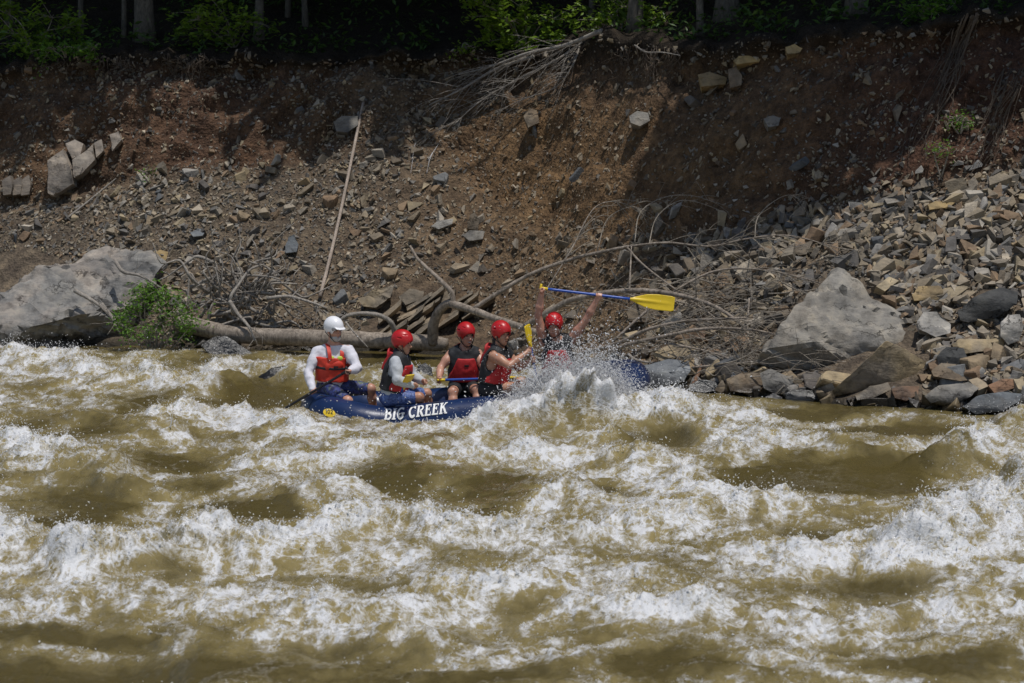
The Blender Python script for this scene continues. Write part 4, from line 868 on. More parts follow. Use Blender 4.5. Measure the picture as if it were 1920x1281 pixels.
for k in range(75):                                                                        # the crown of the tree: a tangle of long thin branches over the rocks
    a0, b0 = rs.uniform(1130, 1480), rs.uniform(520, 715); dx = rs.uniform(60, 190); sl_ = rs.normal() * .28 + (640 - b0) / 500; c0 = hit(a0, b0, .35); y0 = c0[1]
    Q = spline([at(a0 + dx * f, b0 + dx * sl_ * f + 22 * math.sin(f * 2.6 + k) * rs.uniform(-.6, 1) - 14 * f * (1 - f), y0 - .75 * f * dx / 190 - .1) for f in np.linspace(0, 1, 5)], 4)
    s.tube(Q, np.linspace(rs.uniform(.007, .013), .003, len(Q)), 5); twigs(s, Q, 4, .35, .0045, rs, (.2, 0, 0), 1)
part('twigs', s.mesh('twigs'), MAT_TWIG, ft)['kind'] = 'stuff'
# its root plate, tangled around the shrub
s = Soup(); rs = np.random.RandomState(19)
for k in range(60):
    c0 = at(rs.normal(455, 35), rs.normal(560, 26), 41.3); a = rs.uniform(-.6, 3.6); L = rs.uniform(.35, 1.1); dv = np.array([math.cos(a), rs.uniform(-.5, .1), math.sin(a)])
    Q = [c0 + dv * L * f + rs.normal(size=3) * .09 * (f > 0) for f in np.linspace(0, 1, 5)]; s.tube(spline(Q, 4), np.linspace(rs.uniform(.014, .036), .006, 17), 5, rough=.004)
for pts in ([(440, 590, 40.9), (432, 560, 40.8), (450, 530, 40.9), (470, 505, 41.1), (498, 495, 41.2)], [(430, 565, 40.7), (447, 590, 40.6), (468, 615, 40.4), (478, 640, 40.3)], [(500, 560, 41.0), (540, 556, 41.0), (580, 566, 40.9), (612, 578, 40.9)], [(355, 540, 41.4), (400, 520, 41.3), (440, 515, 41.2)], [(216, 490, 41.6), (232, 510, 41.4), (265, 518, 41.2), (310, 545, 41.1)], [(140, 545, 41.2), (175, 565, 41.0), (205, 590, 40.9), (225, 625, 40.8)], [(190, 570, 41.0), (215, 600, 40.9), (240, 618, 40.8)]):
    Q = spline([at(*q) for q in pts], 6); s.tube(Q, np.linspace(.036, .014, len(Q)), 6, rough=.006); twigs(s, Q, 5, .35, .007, rs, (0, 0, .1), 2)
part('roots', s.mesh('roots'), MAT_GREYWOOD, ft)['kind'] = 'stuff'
t = sapling('shrub', 290, 632, -.7, [(-28, -78, .20), (-5, -62, .22), (32, -58, .22), (56, -48, .2), (-38, -48, .22), (-62, -30, .2), (10, -36, .26), (70, -26, .2), (-15, -92, .14), (0, -14, .25), (45, -10, .22), (-45, -10, .2), (24, -80, .12)], 'bright green leafy shrub growing between the huge boulder and the log', 'shrub', MAT_BUSH, 1900, .034)
MAT_POLE = bark_mat('bare_pole', (.30, .23, .18), (.48, .40, .33), 10)
# leaning pole, small poles, dead treetop, hanging roots
pl = empty('leaning_pole', hit(600, 556)); tag(pl, 'long straight bare pole leaning up the bank behind the guide', 'pole'); limb(pl, [(600, 556, .12), (617, 490, .22), (638, 400, .28), (662, 285, .24), (681, 193, .10)], .030, .024, MAT_POLE, 'stem', 8, .003)
pl = empty('fallen_branch', hit(180, 370)); tag(pl, 'thin pale branch lying on the left talus below the outcrop', 'branch'); limb(pl, [(122, 412, .08), (165, 378, .1), (205, 345, .1), (250, 308, .06)], .020, .008, MAT_GREYWOOD, 'stem', 6, .003)
dt = empty('dead_treetop', hit(1100, 70)); tag(dt, 'bare grey treetop hanging over the bank edge below the sapling', 'dead treetop'); rs = np.random.RandomState(8)
def fan(pts, r0, r1): return limb(dt, pts, r0 * 1.35, r1 * 1.4, MAT_GREYWOOD, 'limb', 6, .003)
f1_ = fan([(1128, 58, .1), (1060, 85, .35), (990, 100, .45), (920, 125, .5), (860, 140, .45)], .032, .008)
f2_ = fan([(1000, 106, .4), (930, 130, .5), (870, 165, .5), (805, 197, .35)], .026, .008)
f3_ = fan([(1110, 66, .2), (1040, 115, .5), (970, 150, .6), (900, 190, .55), (850, 235, .4)], .018, .005)
f4_ = fan([(1090, 75, .25), (1075, 120, .5), (1040, 165, .5), (960, 190, .45)], .013, .004)
s = Soup()
for Pq, n in ((f1_, 26), (f2_, 16), (f3_, 30), (f4_, 14)): twigs(s, Pq, n, .85, .0055, rs, (-.8, -.15, -.4), 2, .1)
part('twigs', s.mesh('twigs'), MAT_GREYWOOD, dt)['kind'] = 'stuff'
def roots(px0, px1, py0, drop, n, label, seed, lean=-25, r=.008):
    e = empty('hanging_roots', hit((px0 + px1) / 2, py0)); tag(e, label, 'roots'); rs = np.random.RandomState(seed); s = Soup()
    for k in range(n):
        a = rs.uniform(px0, px1); l = drop * rs.uniform(.35, 1.0); Q = [(a + lean * f * l / drop + rs.normal() * 15 * f, py0 + rs.uniform(-6, 6) + l * f, .06 + .10 * math.sin(f * 3)) for f in np.linspace(0, 1, 5)]
        P = path(Q, 4); s.tube(P, np.linspace(r * rs.uniform(.6, 1.6), .002, len(P)), 4); twigs(s, P, 2, .25, .003, rs, (0, 0, -.4), 1)
    part('strands', s.mesh('strands'), MAT_ROOT, e)['kind'] = 'stuff'
roots(1790, 1835, 30, 300, 26, 'long tangle of pale roots hanging down the right scarp', 1, -120, .010)
roots(1880, 1930, 130, 230, 16, 'shorter tangle of roots at the right edge of the scarp', 2, -95, .009)
roots(300, 400, 105, 60, 30, 'dark roots hanging below the thick pale tree', 3, 5, .006)
roots(1150, 1270, 92, 70, 34, 'roots hanging below the mottled grey tree', 4, -10, .007)
roots(95, 260, 110, 50, 26, 'roots and rootlets under the low shrub at the left', 5, 0, .006)
e = empty('root', hit(1230, 95)); tag(e, 'pale curved root sticking out right of the mottled grey tree', 'root'); limb(e, [(1190, 85, .15), (1212, 98, .3), (1240, 98, .35), (1275, 104, .3)], .016, .006, MAT_GREYWOOD, 'stem', 6)
e = empty('driftwood', hit(1190, 660)); tag(e, 'bleached stub of driftwood left of the blue-grey slab', 'driftwood'); limb(e, [(1178, 664, .3), (1190, 674, .35), (1215, 680, .3), (1240, 680, .2)], .022, .012, MAT_GREYWOOD, 'stem', 7)
e = empty('driftwood', hit(1305, 710)); tag(e, 'short rust-brown stump standing right of the blue-grey slab', 'driftwood'); limb(e, [(1298, 730, .25), (1306, 708, .25), (1316, 684, .2)], .040, .018, bark_mat('stump', (.10, .05, .03), (.25, .14, .08)), 'stem', 7)
# small green tufts on the scarp
sapling('plant', 1800, 232, -.1, [(-8, -4, .1), (10, -3, .1), (0, -8, .08)], 'small yellow-green tuft among the roots in the right scarp', 'plant', MAT_BUSH, 150, .03)
sapling('plant', 1765, 285, -.1, [(0, -8, .08), (-6, 0, .08)], 'second green tuft lower among the roots in the right scarp', 'plant', MAT_BUSH, 90, .03)
sapling('plant', 282, 330, -.05, [(-6, -4, .06), (8, -3, .06)], 'tiny green weed on the left talus', 'plant', MAT_BUSH, 80, .025)
# thin water seeping out of the bank
e = empty('seep', hit(800, 300)); tag(e, 'two thin threads of water trickling down the scarp right of the pole', 'trickle')
s = Soup(); rs = np.random.RandomState(3)
for pts in ([(779, 268, .05), (775, 285, .1), (773, 305, .12), (770, 325, .08)], [(826, 262, .05), (816, 280, .1), (806, 298, .12), (800, 325, .08)], [(822, 270, .05), (812, 285, .1), (802, 300, .12)]):
    P = path(pts, 6); s.tube(P, .0015 + .0055 * rs.rand(len(P)) ** 2, 5)
part('thread', s.mesh('thread'), MAT_DROP, e)
# ================================================================== solids grown from signed distances (bodies, clothes, helmets)
class Field:
    def __init__(s, lo, hi, h):
        s.lo = np.asarray(lo, float); s.h = h; s.n = np.ceil((np.asarray(hi, float) - s.lo) / h).astype(int) + 1
        s.d = np.full(s.n, .2, np.float32)
    def box(s, lo, hi):
        a = np.clip(np.floor((lo - s.lo) / s.h).astype(int), 0, s.n); b = np.clip(np.ceil((hi - s.lo) / s.h).astype(int) + 1, 0, s.n)
        sl = tuple(slice(i, j) for i, j in zip(a, b))
        g = [s.lo[k] + s.h * np.arange(a[k], b[k]) for k in range(3)]
        return sl, (g[0][:, None, None], g[1][None, :, None], g[2][None, None, :])
    def merge(s, sl, d2, k):
        d1 = s.d[sl]
        if k <= 0: s.d[sl] = np.minimum(d1, d2); return
        t = np.clip(.5 + .5 * (d2 - d1) / k, 0, 1); s.d[sl] = d2 * (1 - t) + d1 * t - k * t * (1 - t)
    def cone(s, a, ra, b, rb, k=.02, sub=False, grow=0.0):
        a = np.asarray(a, float); b = np.asarray(b, float); ra += grow; rb += grow; m = max(ra, rb) + .09
        sl, (x, y, z) = s.box(np.minimum(a, b) - m, np.maximum(a, b) + m)
        if 0 in s.d[sl].shape: return
        ab = b - a; L = ab @ ab + 1e-12; t = np.clip(((x - a[0]) * ab[0] + (y - a[1]) * ab[1] + (z - a[2]) * ab[2]) / L, 0, 1)
        d2 = np.sqrt((x - a[0] - t * ab[0]) ** 2 + (y - a[1] - t * ab[1]) ** 2 + (z - a[2] - t * ab[2]) ** 2) - (ra + (rb - ra) * t)
        if sub: s.d[sl] = np.maximum(s.d[sl], -d2)
        else: s.merge(sl, d2.astype(np.float32), k)
    def ell(s, c, A, r, k=.02, sub=False, grow=0.0):
        """ellipsoid: centre, axes as rows of A, radii"""
        c = np.asarray(c, float); A = np.asarray(A, float); r = np.asarray(r, float) + grow; m = r.max() + .09
        sl, (x, y, z) = s.box(c - m, c + m)
        if 0 in s.d[sl].shape: return
        q = [((x - c[0]) * A[i][0] + (y - c[1]) * A[i][1] + (z - c[2]) * A[i][2]) for i in range(3)]
        k0 = np.sqrt(sum((q[i] / r[i]) ** 2 for i in range(3))); k1 = np.sqrt(sum((q[i] / r[i] ** 2) ** 2 for i in range(3))) + 1e-9
        d2 = k0 * (k0 - 1) / k1
        if sub: s.d[sl] = np.maximum(s.d[sl], -d2)
        else: s.merge(sl, d2.astype(np.float32), k)
    def cut(s, p, n, round_=0.0):
        """keep the side the normal points away from"""
        n = np.asarray(n, float); n = n / np.linalg.norm(n); x, y, z = [s.lo[k] + s.h * np.arange(s.n[k]) for k in range(3)]
        s.d = np.maximum(s.d, ((x[:, None, None] - p[0]) * n[0] + (y[None, :, None] - p[1]) * n[1] + (z[None, None, :] - p[2]) * n[2]).astype(np.float32))
    def wrinkle(s, amp, scale, seed):
        m = np.abs(s.d) < .05; i = np.argwhere(m); P = s.lo + s.h * i
        s.d[m] += (fbm3(P * scale, 2, seed) * amp).astype(np.float32)
    def surface(s):
        d = s.d; sg = d < 0
        mixed = np.zeros(np.array(d.shape) - 1, bool); c0 = sg[:-1, :-1, :-1]
        for a in (0, 1):
            for b in (0, 1):
                for c in (0, 1): mixed |= sg[a:d.shape[0] - 1 + a, b:d.shape[1] - 1 + b, c:d.shape[2] - 1 + c] != c0
        I = np.argwhere(mixed)
        if not len(I): return np.zeros((0, 3)), np.zeros((0, 4), int)
        cor = np.array([[a, b, c] for a in (0, 1) for b in (0, 1) for c in (0, 1)])
        val = np.stack([d[I[:, 0] + o[0], I[:, 1] + o[1], I[:, 2] + o[2]] for o in cor], 1)
        acc = np.zeros((len(I), 3)); cnt = np.zeros(len(I))
        for i in range(8):
            for j in range(i + 1, 8):
                if np.abs(cor[i] - cor[j]).sum() != 1: continue
                cr = (val[:, i] < 0) != (val[:, j] < 0); t = np.where(cr, val[:, i] / np.where(cr, val[:, i] - val[:, j], 1), 0)
                acc += (cor[i] + (cor[j] - cor[i]) * t[:, None]) * cr[:, None]; cnt += cr
        v = s.lo + s.h * (I + acc / cnt[:, None])
        idx = np.full(mixed.shape, -1); idx[tuple(I.T)] = np.arange(len(I)); F = []
        for ax in range(3):
            o1, o2 = [(1, 2), (2, 0), (0, 1)][ax]
            a = [slice(None)] * 3; b = [slice(None)] * 3; a[ax] = slice(0, -1); b[ax] = slice(1, None)
            E = np.argwhere(sg[tuple(a)] != sg[tuple(b)]); E = E[(E[:, o1] > 0) & (E[:, o2] > 0) & (E[:, o1] < d.shape[o1] - 1) & (E[:, o2] < d.shape[o2] - 1)]
            if not len(E): continue
            e1 = np.eye(3, dtype=int)[o1]; e2 = np.eye(3, dtype=int)[o2]
            q = np.stack([idx[tuple((E - e1 - e2).T)], idx[tuple((E - e2).T)], idx[tuple(E.T)], idx[tuple((E - e1).T)]], 1)
            fl = ~sg[tuple(E.T)]; q[fl] = q[fl][:, ::-1]; F.append(q)
        F = np.vstack(F); return v, F[(F >= 0).all(1)]
    def mesh(s, name):
        v, f = s.surface(); return mesh_np(name, v, f, True)
    def copy(s):
        c = Field.__new__(Field); c.lo, c.h, c.n, c.d = s.lo, s.h, s.n, s.d.copy(); return c
def unit(a): a = np.asarray(a, float); return a / (np.linalg.norm(a) + 1e-12)

# ================================================================== the raft
m, nt, b = new_mat('raft_fabric'); p = objco(nt); n1 = noise(nt, p, 4, 5, .6); n2 = noise(nt, p, 60, 3)
nt.links.new(ramp(nt, n1.outputs[0], [(.3, (.006, .016, .062)), (.7, (.010, .030, .100))]), b.inputs['Base Color']); b.inputs['Roughness'].default_value = .32
nt.links.new(bump(nt, math_(nt, 'ADD', n1.outputs[0], math_(nt, 'MULTIPLY', n2.outputs[0], .1)), .25, .02), b.inputs['Normal']); MAT_RAFT = m
MAT_RAFTDARK = plain('raft_floor', (.02, .022, .026), .45, .2, 20)
MAT_WHITEPAINT = plain('white_lettering', (.80, .80, .78), .5, .05, 40); MAT_YELLOWPAINT = plain('yellow_badge', (.80, .55, .02), .5, .06, 40); MAT_BLACKPAINT = plain('black_lettering', (.012, .012, .012), .5, .1, 40)
MAT_ROPE = plain('rope', (.03, .03, .034), .8, .3, 80)
PT = math.radians(7.0); TR = .235; HL, HW = 2.02 - .0, .73                                  # pitch, tube radius, half length and half width of the tube centre line
RC = np.array([RAFT_X, RAFT_Y, -.04])
def raft_pt(x, y, z):                                                                      # raft coordinates -> world
    return RC + np.array([x * math.cos(PT) - z * math.sin(PT), y, x * math.sin(PT) + z * math.cos(PT)])
def loop_pt(t):
    """centre line of the outer tube, t in 0..1 from the stern along the near side"""
    L = HL - HW; per = 4 * L + 2 * math.pi * HW; d = (t % 1) * per
    q = math.pi * HW / 2
    if d < q: a = d / HW; x, y = -L - HW * math.cos(a), -HW * math.sin(a)
    elif d < q + 2 * L: x, y = -L + (d - q), -HW
    elif d < 3 * q + 2 * L: a = (d - q - 2 * L) / HW; x, y = L + HW * math.sin(a), -HW * math.cos(a)
    elif d < 3 * q + 4 * L: x, y = L - (d - 3 * q - 2 * L), HW
    else: a = (d - 3 * q - 4 * L) / HW; x, y = -L - HW * math.sin(a), HW * math.cos(a)
    z = .24 * sstep(.95, 2.1, -x) + .13 * sstep(.8, 2.1, x); return raft_pt(x, y, float(z))
rt_ = empty('raft', raft_pt(0, 0, -TR)); tag(rt_, 'dark blue inflatable raft lettered in white, bow up in the white water', 'raft')
lp = np.array([loop_pt(t) for t in np.linspace(0, 1, 140, endpoint=False)])
s = Soup(); s.tube(lp, TR, 28, closed=True); tube_o = part('outer_tube', s.mesh('outer_tube'), MAT_RAFT, rt_)
s = Soup()
for t in np.linspace(.04, .98, 12):                                                        # glued seams
    c = loop_pt(t); dv = unit(loop_pt(t + .004) - loop_pt(t - .004)); uu = unit(np.cross(dv, [0, 0, 1])); ww = np.cross(uu, dv); s.tube(np.array([c + (uu * math.cos(a) + ww * math.sin(a)) * (TR + .001) for a in np.linspace(0, 2 * math.pi, 40, endpoint=False)]), .0032, 5, closed=True)
part('seam', s.mesh('seam'), MAT_RAFT, rt_)['kind'] = 'stuff'
for x in (-.85, .15, 1.0):
    s = Soup(); P = np.array([raft_pt(x, y, .02) for y in np.linspace(-HW + .1, HW - .1, 12)]); s.tube(P, .16, 18); part('thwart', s.mesh('thwart'), MAT_RAFT, rt_)
v = [raft_pt(x, y, -.12 + z) for z in (0, -.05) for x, y in ((-1.45, -.62), (1.5, -.62), (1.5, .62), (-1.45, .62))]
me = mesh_np('floor_sheet', v, np.array([[0, 1, 2, 3], [7, 6, 5, 4], [0, 4, 5, 1], [1, 5, 6, 2], [2, 6, 7, 3], [3, 7, 4, 0]]), False); part('floor_sheet', me, MAT_RAFTDARK, rt_)
s = Soup(); P = np.array([loop_pt(t) + np.array([0, -.12 if False else 0, TR * .93]) + unit(loop_pt(t) - RC) * np.array([.06, .06, 0]) for t in np.linspace(0, 1, 160, endpoint=False)]); P[:, 2] += .012 * np.cos(np.arange(160) * .78); s.tube(P, .006, 5, closed=True); part('perimeter_line', s.mesh('perimeter_line'), MAT_ROPE, rt_)
# lettering on the near tube: strokes in letter space laid onto the round fabric
def arc(cx, cy, rx, ry, a0, a1, n=14): return [(cx + rx * math.cos(math.radians(a)), cy + ry * math.sin(math.radians(a))) for a in np.linspace(a0, a1, n)]
def serif(x, y, w=.34): return ([(x - w / 2, y), (x + w / 2, y)], .10)
GLY = {'B': (.80, [([(.2, .0), (.2, 1)], .22), ([(.02, .95), (.40, .95)], .10), ([(.02, .05), (.40, .05)], .10), (arc(.38, .74, .28, .21, 90, -90), .15), (arc(.38, .27, .34, .23, 90, -90), .17)]),
       'I': (.46, [([(.22, 0), (.22, 1)], .22), serif(.22, .95, .42), serif(.22, .05, .42)]),
       'G': (.88, [(arc(.45, .5, .34, .44, 50, 320, 26), .20), ([(.66, .08), (.66, .44)], .20), serif(.66, .44, .38), ([(.70, .72), (.70, .98)], .08)]),
       'C': (.82, [(arc(.45, .5, .34, .44, 48, 312, 26), .20), ([(.70, .70), (.70, .98)], .09), ([(.70, .05), (.70, .2)], .06)]),
       'R': (.86, [([(.2, 0), (.2, 1)], .22), ([(.02, .95), (.40, .95)], .10), serif(.2, .05, .40), (arc(.40, .73, .28, .22, 90, -90), .16), ([(.40, .50), (.72, .04)], .20), serif(.76, .05, .22)]),
       'E': (.76, [([(.2, 0), (.2, 1)], .22), ([(.02, .94), (.66, .94)], .12), ([(.02, .06), (.68, .06)], .12), ([(.2, .52), (.50, .52)], .10), ([(.64, .72), (.64, 1)], .08), ([(.66, 0), (.66, .28)], .08), ([(.50, .38), (.50, .66)], .07)]),
       'K': (.90, [([(.2, 0), (.2, 1)], .22), serif(.2, .95, .40), serif(.2, .05, .40), ([(.28, .45), (.70, .96)], .12), ([(.42, .60), (.74, .04)], .20), serif(.70, .95, .28), serif(.76, .05, .30)]),
       '1': (.5, [([(.25, 0), (.25, 1)], .2), ([(.1, .8), (.25, .96)], .14)]), '0': (.7, [(arc(.35, .5, .25, .42, 0, 360, 30), .17)]), '2': (.7, [(arc(.34, .70, .24, .24, 170, -20), .17), ([(.56, .62), (.12, .08)], .17), ([(.08, .08), (.62, .08)], .16)]),
       'P': (.7, [([(.15, 0), (.15, 1)], .2), (arc(.25, .72, .3, .22, 90, -90), .17), ([(.15, .94), (.3, .94)], .16), ([(.15, .5), (.3, .5)], .16)]), 'S': (.7, [(arc(.36, .73, .24, .22, 30, 270), .17), (arc(.36, .27, .25, .22, 90, -150), .17)]), 'U': (.75, [([(.14, 1), (.14, .35)], .2), (arc(.36, .35, .22, .28, 180, 360), .2), ([(.58, 1), (.58, .35)], .2)])}
def lettering(text, place, slant=.28, gap=.06):
    """place(u, v, lift) -> world"""
    s = Soup(); x0 = 0.0; k = 0
    for ch in text:
        if ch == ' ': x0 += .38; continue
        w, strokes = GLY[ch]
        for pts, th in strokes:
            P = np.array(pts, float)
            if len(P) == 2: P = P[0] + (P[1] - P[0]) * np.linspace(0, 1, 7)[:, None]
            T = np.gradient(P, axis=0); T /= np.linalg.norm(T, axis=1)[:, None]; Nn = np.stack([-T[:, 1], T[:, 0]], 1) * th / 2; k += 1
            rows_ = [[place(x0 + q[0] + q[1] * slant, q[1], .003 + .0004 * (k % 6)) for q in P + Nn * f] for f in (-1, 0, 1)]
            v = np.array(rows_).reshape(-1, 3); n = len(P); q = [[r * n + i, r * n + i + 1, (r + 1) * n + i + 1, (r + 1) * n + i] for r in range(2) for i in range(n - 1)]; s.add(v, q)
        x0 += w + gap
    return s
def on_tube(x, ang, lift):
    """raft x along the near tube, angle up from the outward side"""
    z = .24 * sstep(.95, 2.1, -x) + .13 * sstep(.8, 2.1, x); r = TR + lift; return raft_pt(x, -HW - r * math.cos(ang), float(z) + r * math.sin(ang))
HT = .17
tx = (at(722, 780, 33.0)[0] - RAFT_X) / math.cos(PT)
s = lettering('BIG CREEK', lambda a, b2, l: on_tube(tx + a * HT * .66,  .42 + b2 * HT / TR, l + .007)); part('lettering', s.mesh('lettering', False), MAT_WHITEPAINT, rt_)
bx_ = (at(625, 783, 33.2)[0] - RAFT_X) / math.cos(PT); s = Soup(); aa = np.linspace(0, 2 * math.pi, 36, endpoint=False)
v = [on_tube(bx_, .36, .008)] + [on_tube(bx_ + .075 * f * math.cos(a), .36 + .052 * f * math.sin(a) / TR, .008) for f in (.33, .66, 1) for a in aa]
t = [[0, 1 + i, 1 + (i + 1) % 36] for i in range(36)]; q = [[1 + r * 36 + i, 1 + (r + 1) * 36 + i, 1 + (r + 1) * 36 + (i + 1) % 36, 1 + r * 36 + (i + 1) % 36] for r in range(2) for i in range(36)]
s.add(v, q, t); bd = part('badge', s.mesh('badge', False), MAT_YELLOWPAINT, rt_)
s = lettering('102', lambda a, b2, l: on_tube(bx_ - .048 + a * .046, .30 + b2 * .055 / TR, l + .008), .1); o = link('number', s.mesh('number', False), MAT_BLACKPAINT, bd); o.matrix_parent_inverse = Matrix.Translation(rt_.location).inverted() if False else Matrix.Identity(4)

# ================================================================== paddles
MAT_SHAFT_BLUE = plain('blue_shaft', (.012, .07, .36), .35, .1, 30, .05); MAT_BLADE = plain('yellow_plastic', (.72, .50, .015), .38, .08, 25, .06); MAT_SHAFT_BLACK = plain('black_shaft', (.012, .012, .014), .35, .2, 40, .05)
def paddle(label, grip, neck, tip, face, mats, width=.20, bare_top=True):
    """grip end, where the shaft meets the blade, blade tip, direction the blade faces"""
    g, n, t = (np.asarray(x, float) for x in (grip, neck, tip)); e = empty('paddle', g); tag(e, label, 'paddle')
    ax = unit(n - g); s = Soup(); s.tube(np.array([g + (n - g) * f for f in np.linspace(0, 1.03, 8)]), .0165, 12); part('shaft', s.mesh('shaft'), mats[0], e)
    f = unit(np.asarray(face, float) - ax * np.dot(face, ax)); w = np.cross(f, ax); L = np.linalg.norm(t - n)
    F = Field(np.minimum(n, t) - .16, np.maximum(n, t) + .16, .0065); x, y, z = [F.lo[k] + F.h * np.arange(F.n[k]) for k in range(3)]
    dx, dy, dz = x[:, None, None] - n[0], y[None, :, None] - n[1], z[None, None, :] - n[2]
    a = dx * ax[0] + dy * ax[1] + dz * ax[2]; bq = dx * w[0] + dy * w[1] + dz * w[2]; cq = dx * f[0] + dy * f[1] + dz * f[2]
    wid = width / 2 * np.interp(a / L, [-.1, 0, .12, .35, .6, .93, 1.0], [.16, .17, .45, .86, 1.0, .97, .84])
    rib = .015 * np.exp(-(bq / .022) ** 2) * np.clip(1.05 - a / L, 0, 1)
    F.d = np.maximum(np.maximum(np.abs(bq) - wid, np.abs(cq - .10 * (bq ** 2) / width) - .008 - rib), np.maximum(a - L, -a - .02)).astype(np.float32)
    part('blade', F.mesh('blade'), mats[1], e)
    s = Soup(); s.tube(np.array([g + w * q for q in np.linspace(-.055, .055, 9)]), .017 * (1 - .12 * np.cos(np.linspace(0, 6.28, 9))), 10); s.tube(np.array([g - ax * .01, g + ax * .045, g + ax * .09]), np.array([.020, .021, .0185]), 10); part('grip', s.mesh('grip'), mats[1], e)
    return ax
paddle('paddle with yellow blade and blue shaft held overhead by the rower at the bow', at(1014, 540.5, 33.66), at(1184, 561, 33.64), at(1264.5, 569, 33.64), (.05, -1, .15), (MAT_SHAFT_BLUE, MAT_BLADE))
paddle('paddle with blue shaft lying across the lap of the laughing rower', at(822, 713, 34.12), at(955, 709, 34.02), at(1008, 706.5, 34.0), (0, .12, 1), (MAT_SHAFT_BLUE, MAT_BLADE))
paddle('paddle with narrow upright yellow blade held by the squinting rower', at(1012, 745, 33.2), at(994.5, 648, 33.17), at(988.5, 609, 33.2), (.94, -.34, 0), (MAT_SHAFT_BLUE, MAT_BLADE))
paddle('paddle with short yellow end showing at the hands of the rower in the grey shirt', at(722, 792, 33.72), at(757, 727, 33.10), at(790, 711, 32.94), (.25, -.62, .72), (MAT_SHAFT_BLUE, MAT_BLADE), .125)
GA, GB = at(652, 695, 33.36), at(587, 733, 33.40)
paddle('long black steering paddle of the guide dipping into the water', GA, at(528, 770, 33.42), at(488, 800, 33.43), (0, -1, .2), (MAT_SHAFT_BLACK, MAT_SHAFT_BLACK))
# ================================================================== the crew
def skin_mat(name, c):
    m, nt, b = new_mat(name); p = objco(nt); n1 = noise(nt, p, 14, 4, .6); n2 = noise(nt, p, 90, 3)
    nt.links.new(ramp(nt, n1.outputs[0], [(.3, (c[0] * .82, c[1] * .70, c[2] * .66)), (.5, c), (.72, (c[0] * 1.12, c[1] * 1.1, c[2] * 1.05))]), b.inputs['Base Color'])
    b.inputs['Roughness'].default_value = .42; b.inputs['Subsurface Weight'].default_value = .12; b.inputs['Subsurface Radius'].default_value = (.012, .005, .003)
    nt.links.new(bump(nt, n2.outputs[0], .12, .004), b.inputs['Normal']); return m
MAT_SKIN = skin_mat('skin', (.50, .265, .185)); MAT_SKIN_TAN = skin_mat('skin_tan', (.43, .225, .145))
MAT_RED_HELMET = plain('red_helmet', (.46, .012, .014), .36, .08, 20, .05); MAT_WHITE_HELMET = plain('white_helmet', (.80, .80, .82), .3, .03, 20, .03)
MAT_FOAM_BLACK = plain('black_padding', (.012, .012, .013), .8, .2, 40); MAT_VEST_RED = plain('red_vest_fabric', (.42, .014, .016), .62, .14, 60, .3); MAT_VEST_ORANGE = plain('orange_red_vest_fabric', (.56, .035, .014), .6, .12, 60, .3)
MAT_VEST_BLACK = plain('black_vest_fabric', (.016, .017, .019), .7, .25, 60, .3); MAT_LIME = plain('lime_fabric', (.52, .66, .08), .6, .1, 60, .2)
MAT_SHIRT_WHITE = plain('white_shirt', (.64, .63, .68), .75, .06, 30, .3, dist=.008); MAT_SHIRT_GREY = plain('grey_shirt', (.44, .46, .48), .75, .08, 30, .3, dist=.008)
MAT_SHORTS_DARK = plain('dark_shorts', (.010, .011, .014), .7, .25, 40, .3)
def print_mat(name, c0, c1, c2, sc):
    m, nt, b = new_mat(name); p = objco(nt); n1 = noise(nt, p, sc, 3, .5, 1.2); n2 = noise(nt, p, sc * .5, 2, .5, 2.0)
    c = mixc(nt, ramp(nt, n2.outputs[0], [(.60, (0, 0, 0)), (.64, (1, 1, 1))]), ramp(nt, n1.outputs[0], [(.46, c0), (.54, c1)]), c2)
    nt.links.new(c, b.inputs['Base Color']); b.inputs['Roughness'].default_value = .6; return m
MAT_SHORTS_NAVY = print_mat('navy_print_shorts', (.012, .016, .06), (.03, .045, .17), (.10, .13, .10), 16); MAT_SHORTS_PLAID = print_mat('blue_pattern_shorts', (.03, .06, .20), (.10, .16, .38), (.05, .09, .28), 40)
MAT_HAIR = plain('dark_hair', (.020, .014, .010), .5, .4, 60, .6); MAT_BEARD = plain('grey_beard', (.42, .40, .37), .8, .25, 90, .8); MAT_EYE = plain('eye', (.05, .04, .035), .2, .1, 50, 0); MAT_MOUTH = plain('mouth', (.16, .035, .03), .5, .2, 50, 0); MAT_TEETH = plain('teeth', (.75, .72, .66), .3, .03, 50, 0); MAT_STRAP = plain('black_strap', (.014, .014, .015), .6, .2, 60, .1); MAT_SHOE = plain('water_shoe', (.02, .02, .022), .7, .2, 40, .2)
def axes(fwd, up=(0, 0, 1)):
    f = unit(fwd); r = unit(np.cross(f, up)); return r, f, np.cross(r, f)                  # his right... x = right-hand side of the figure, y = forward, z = up
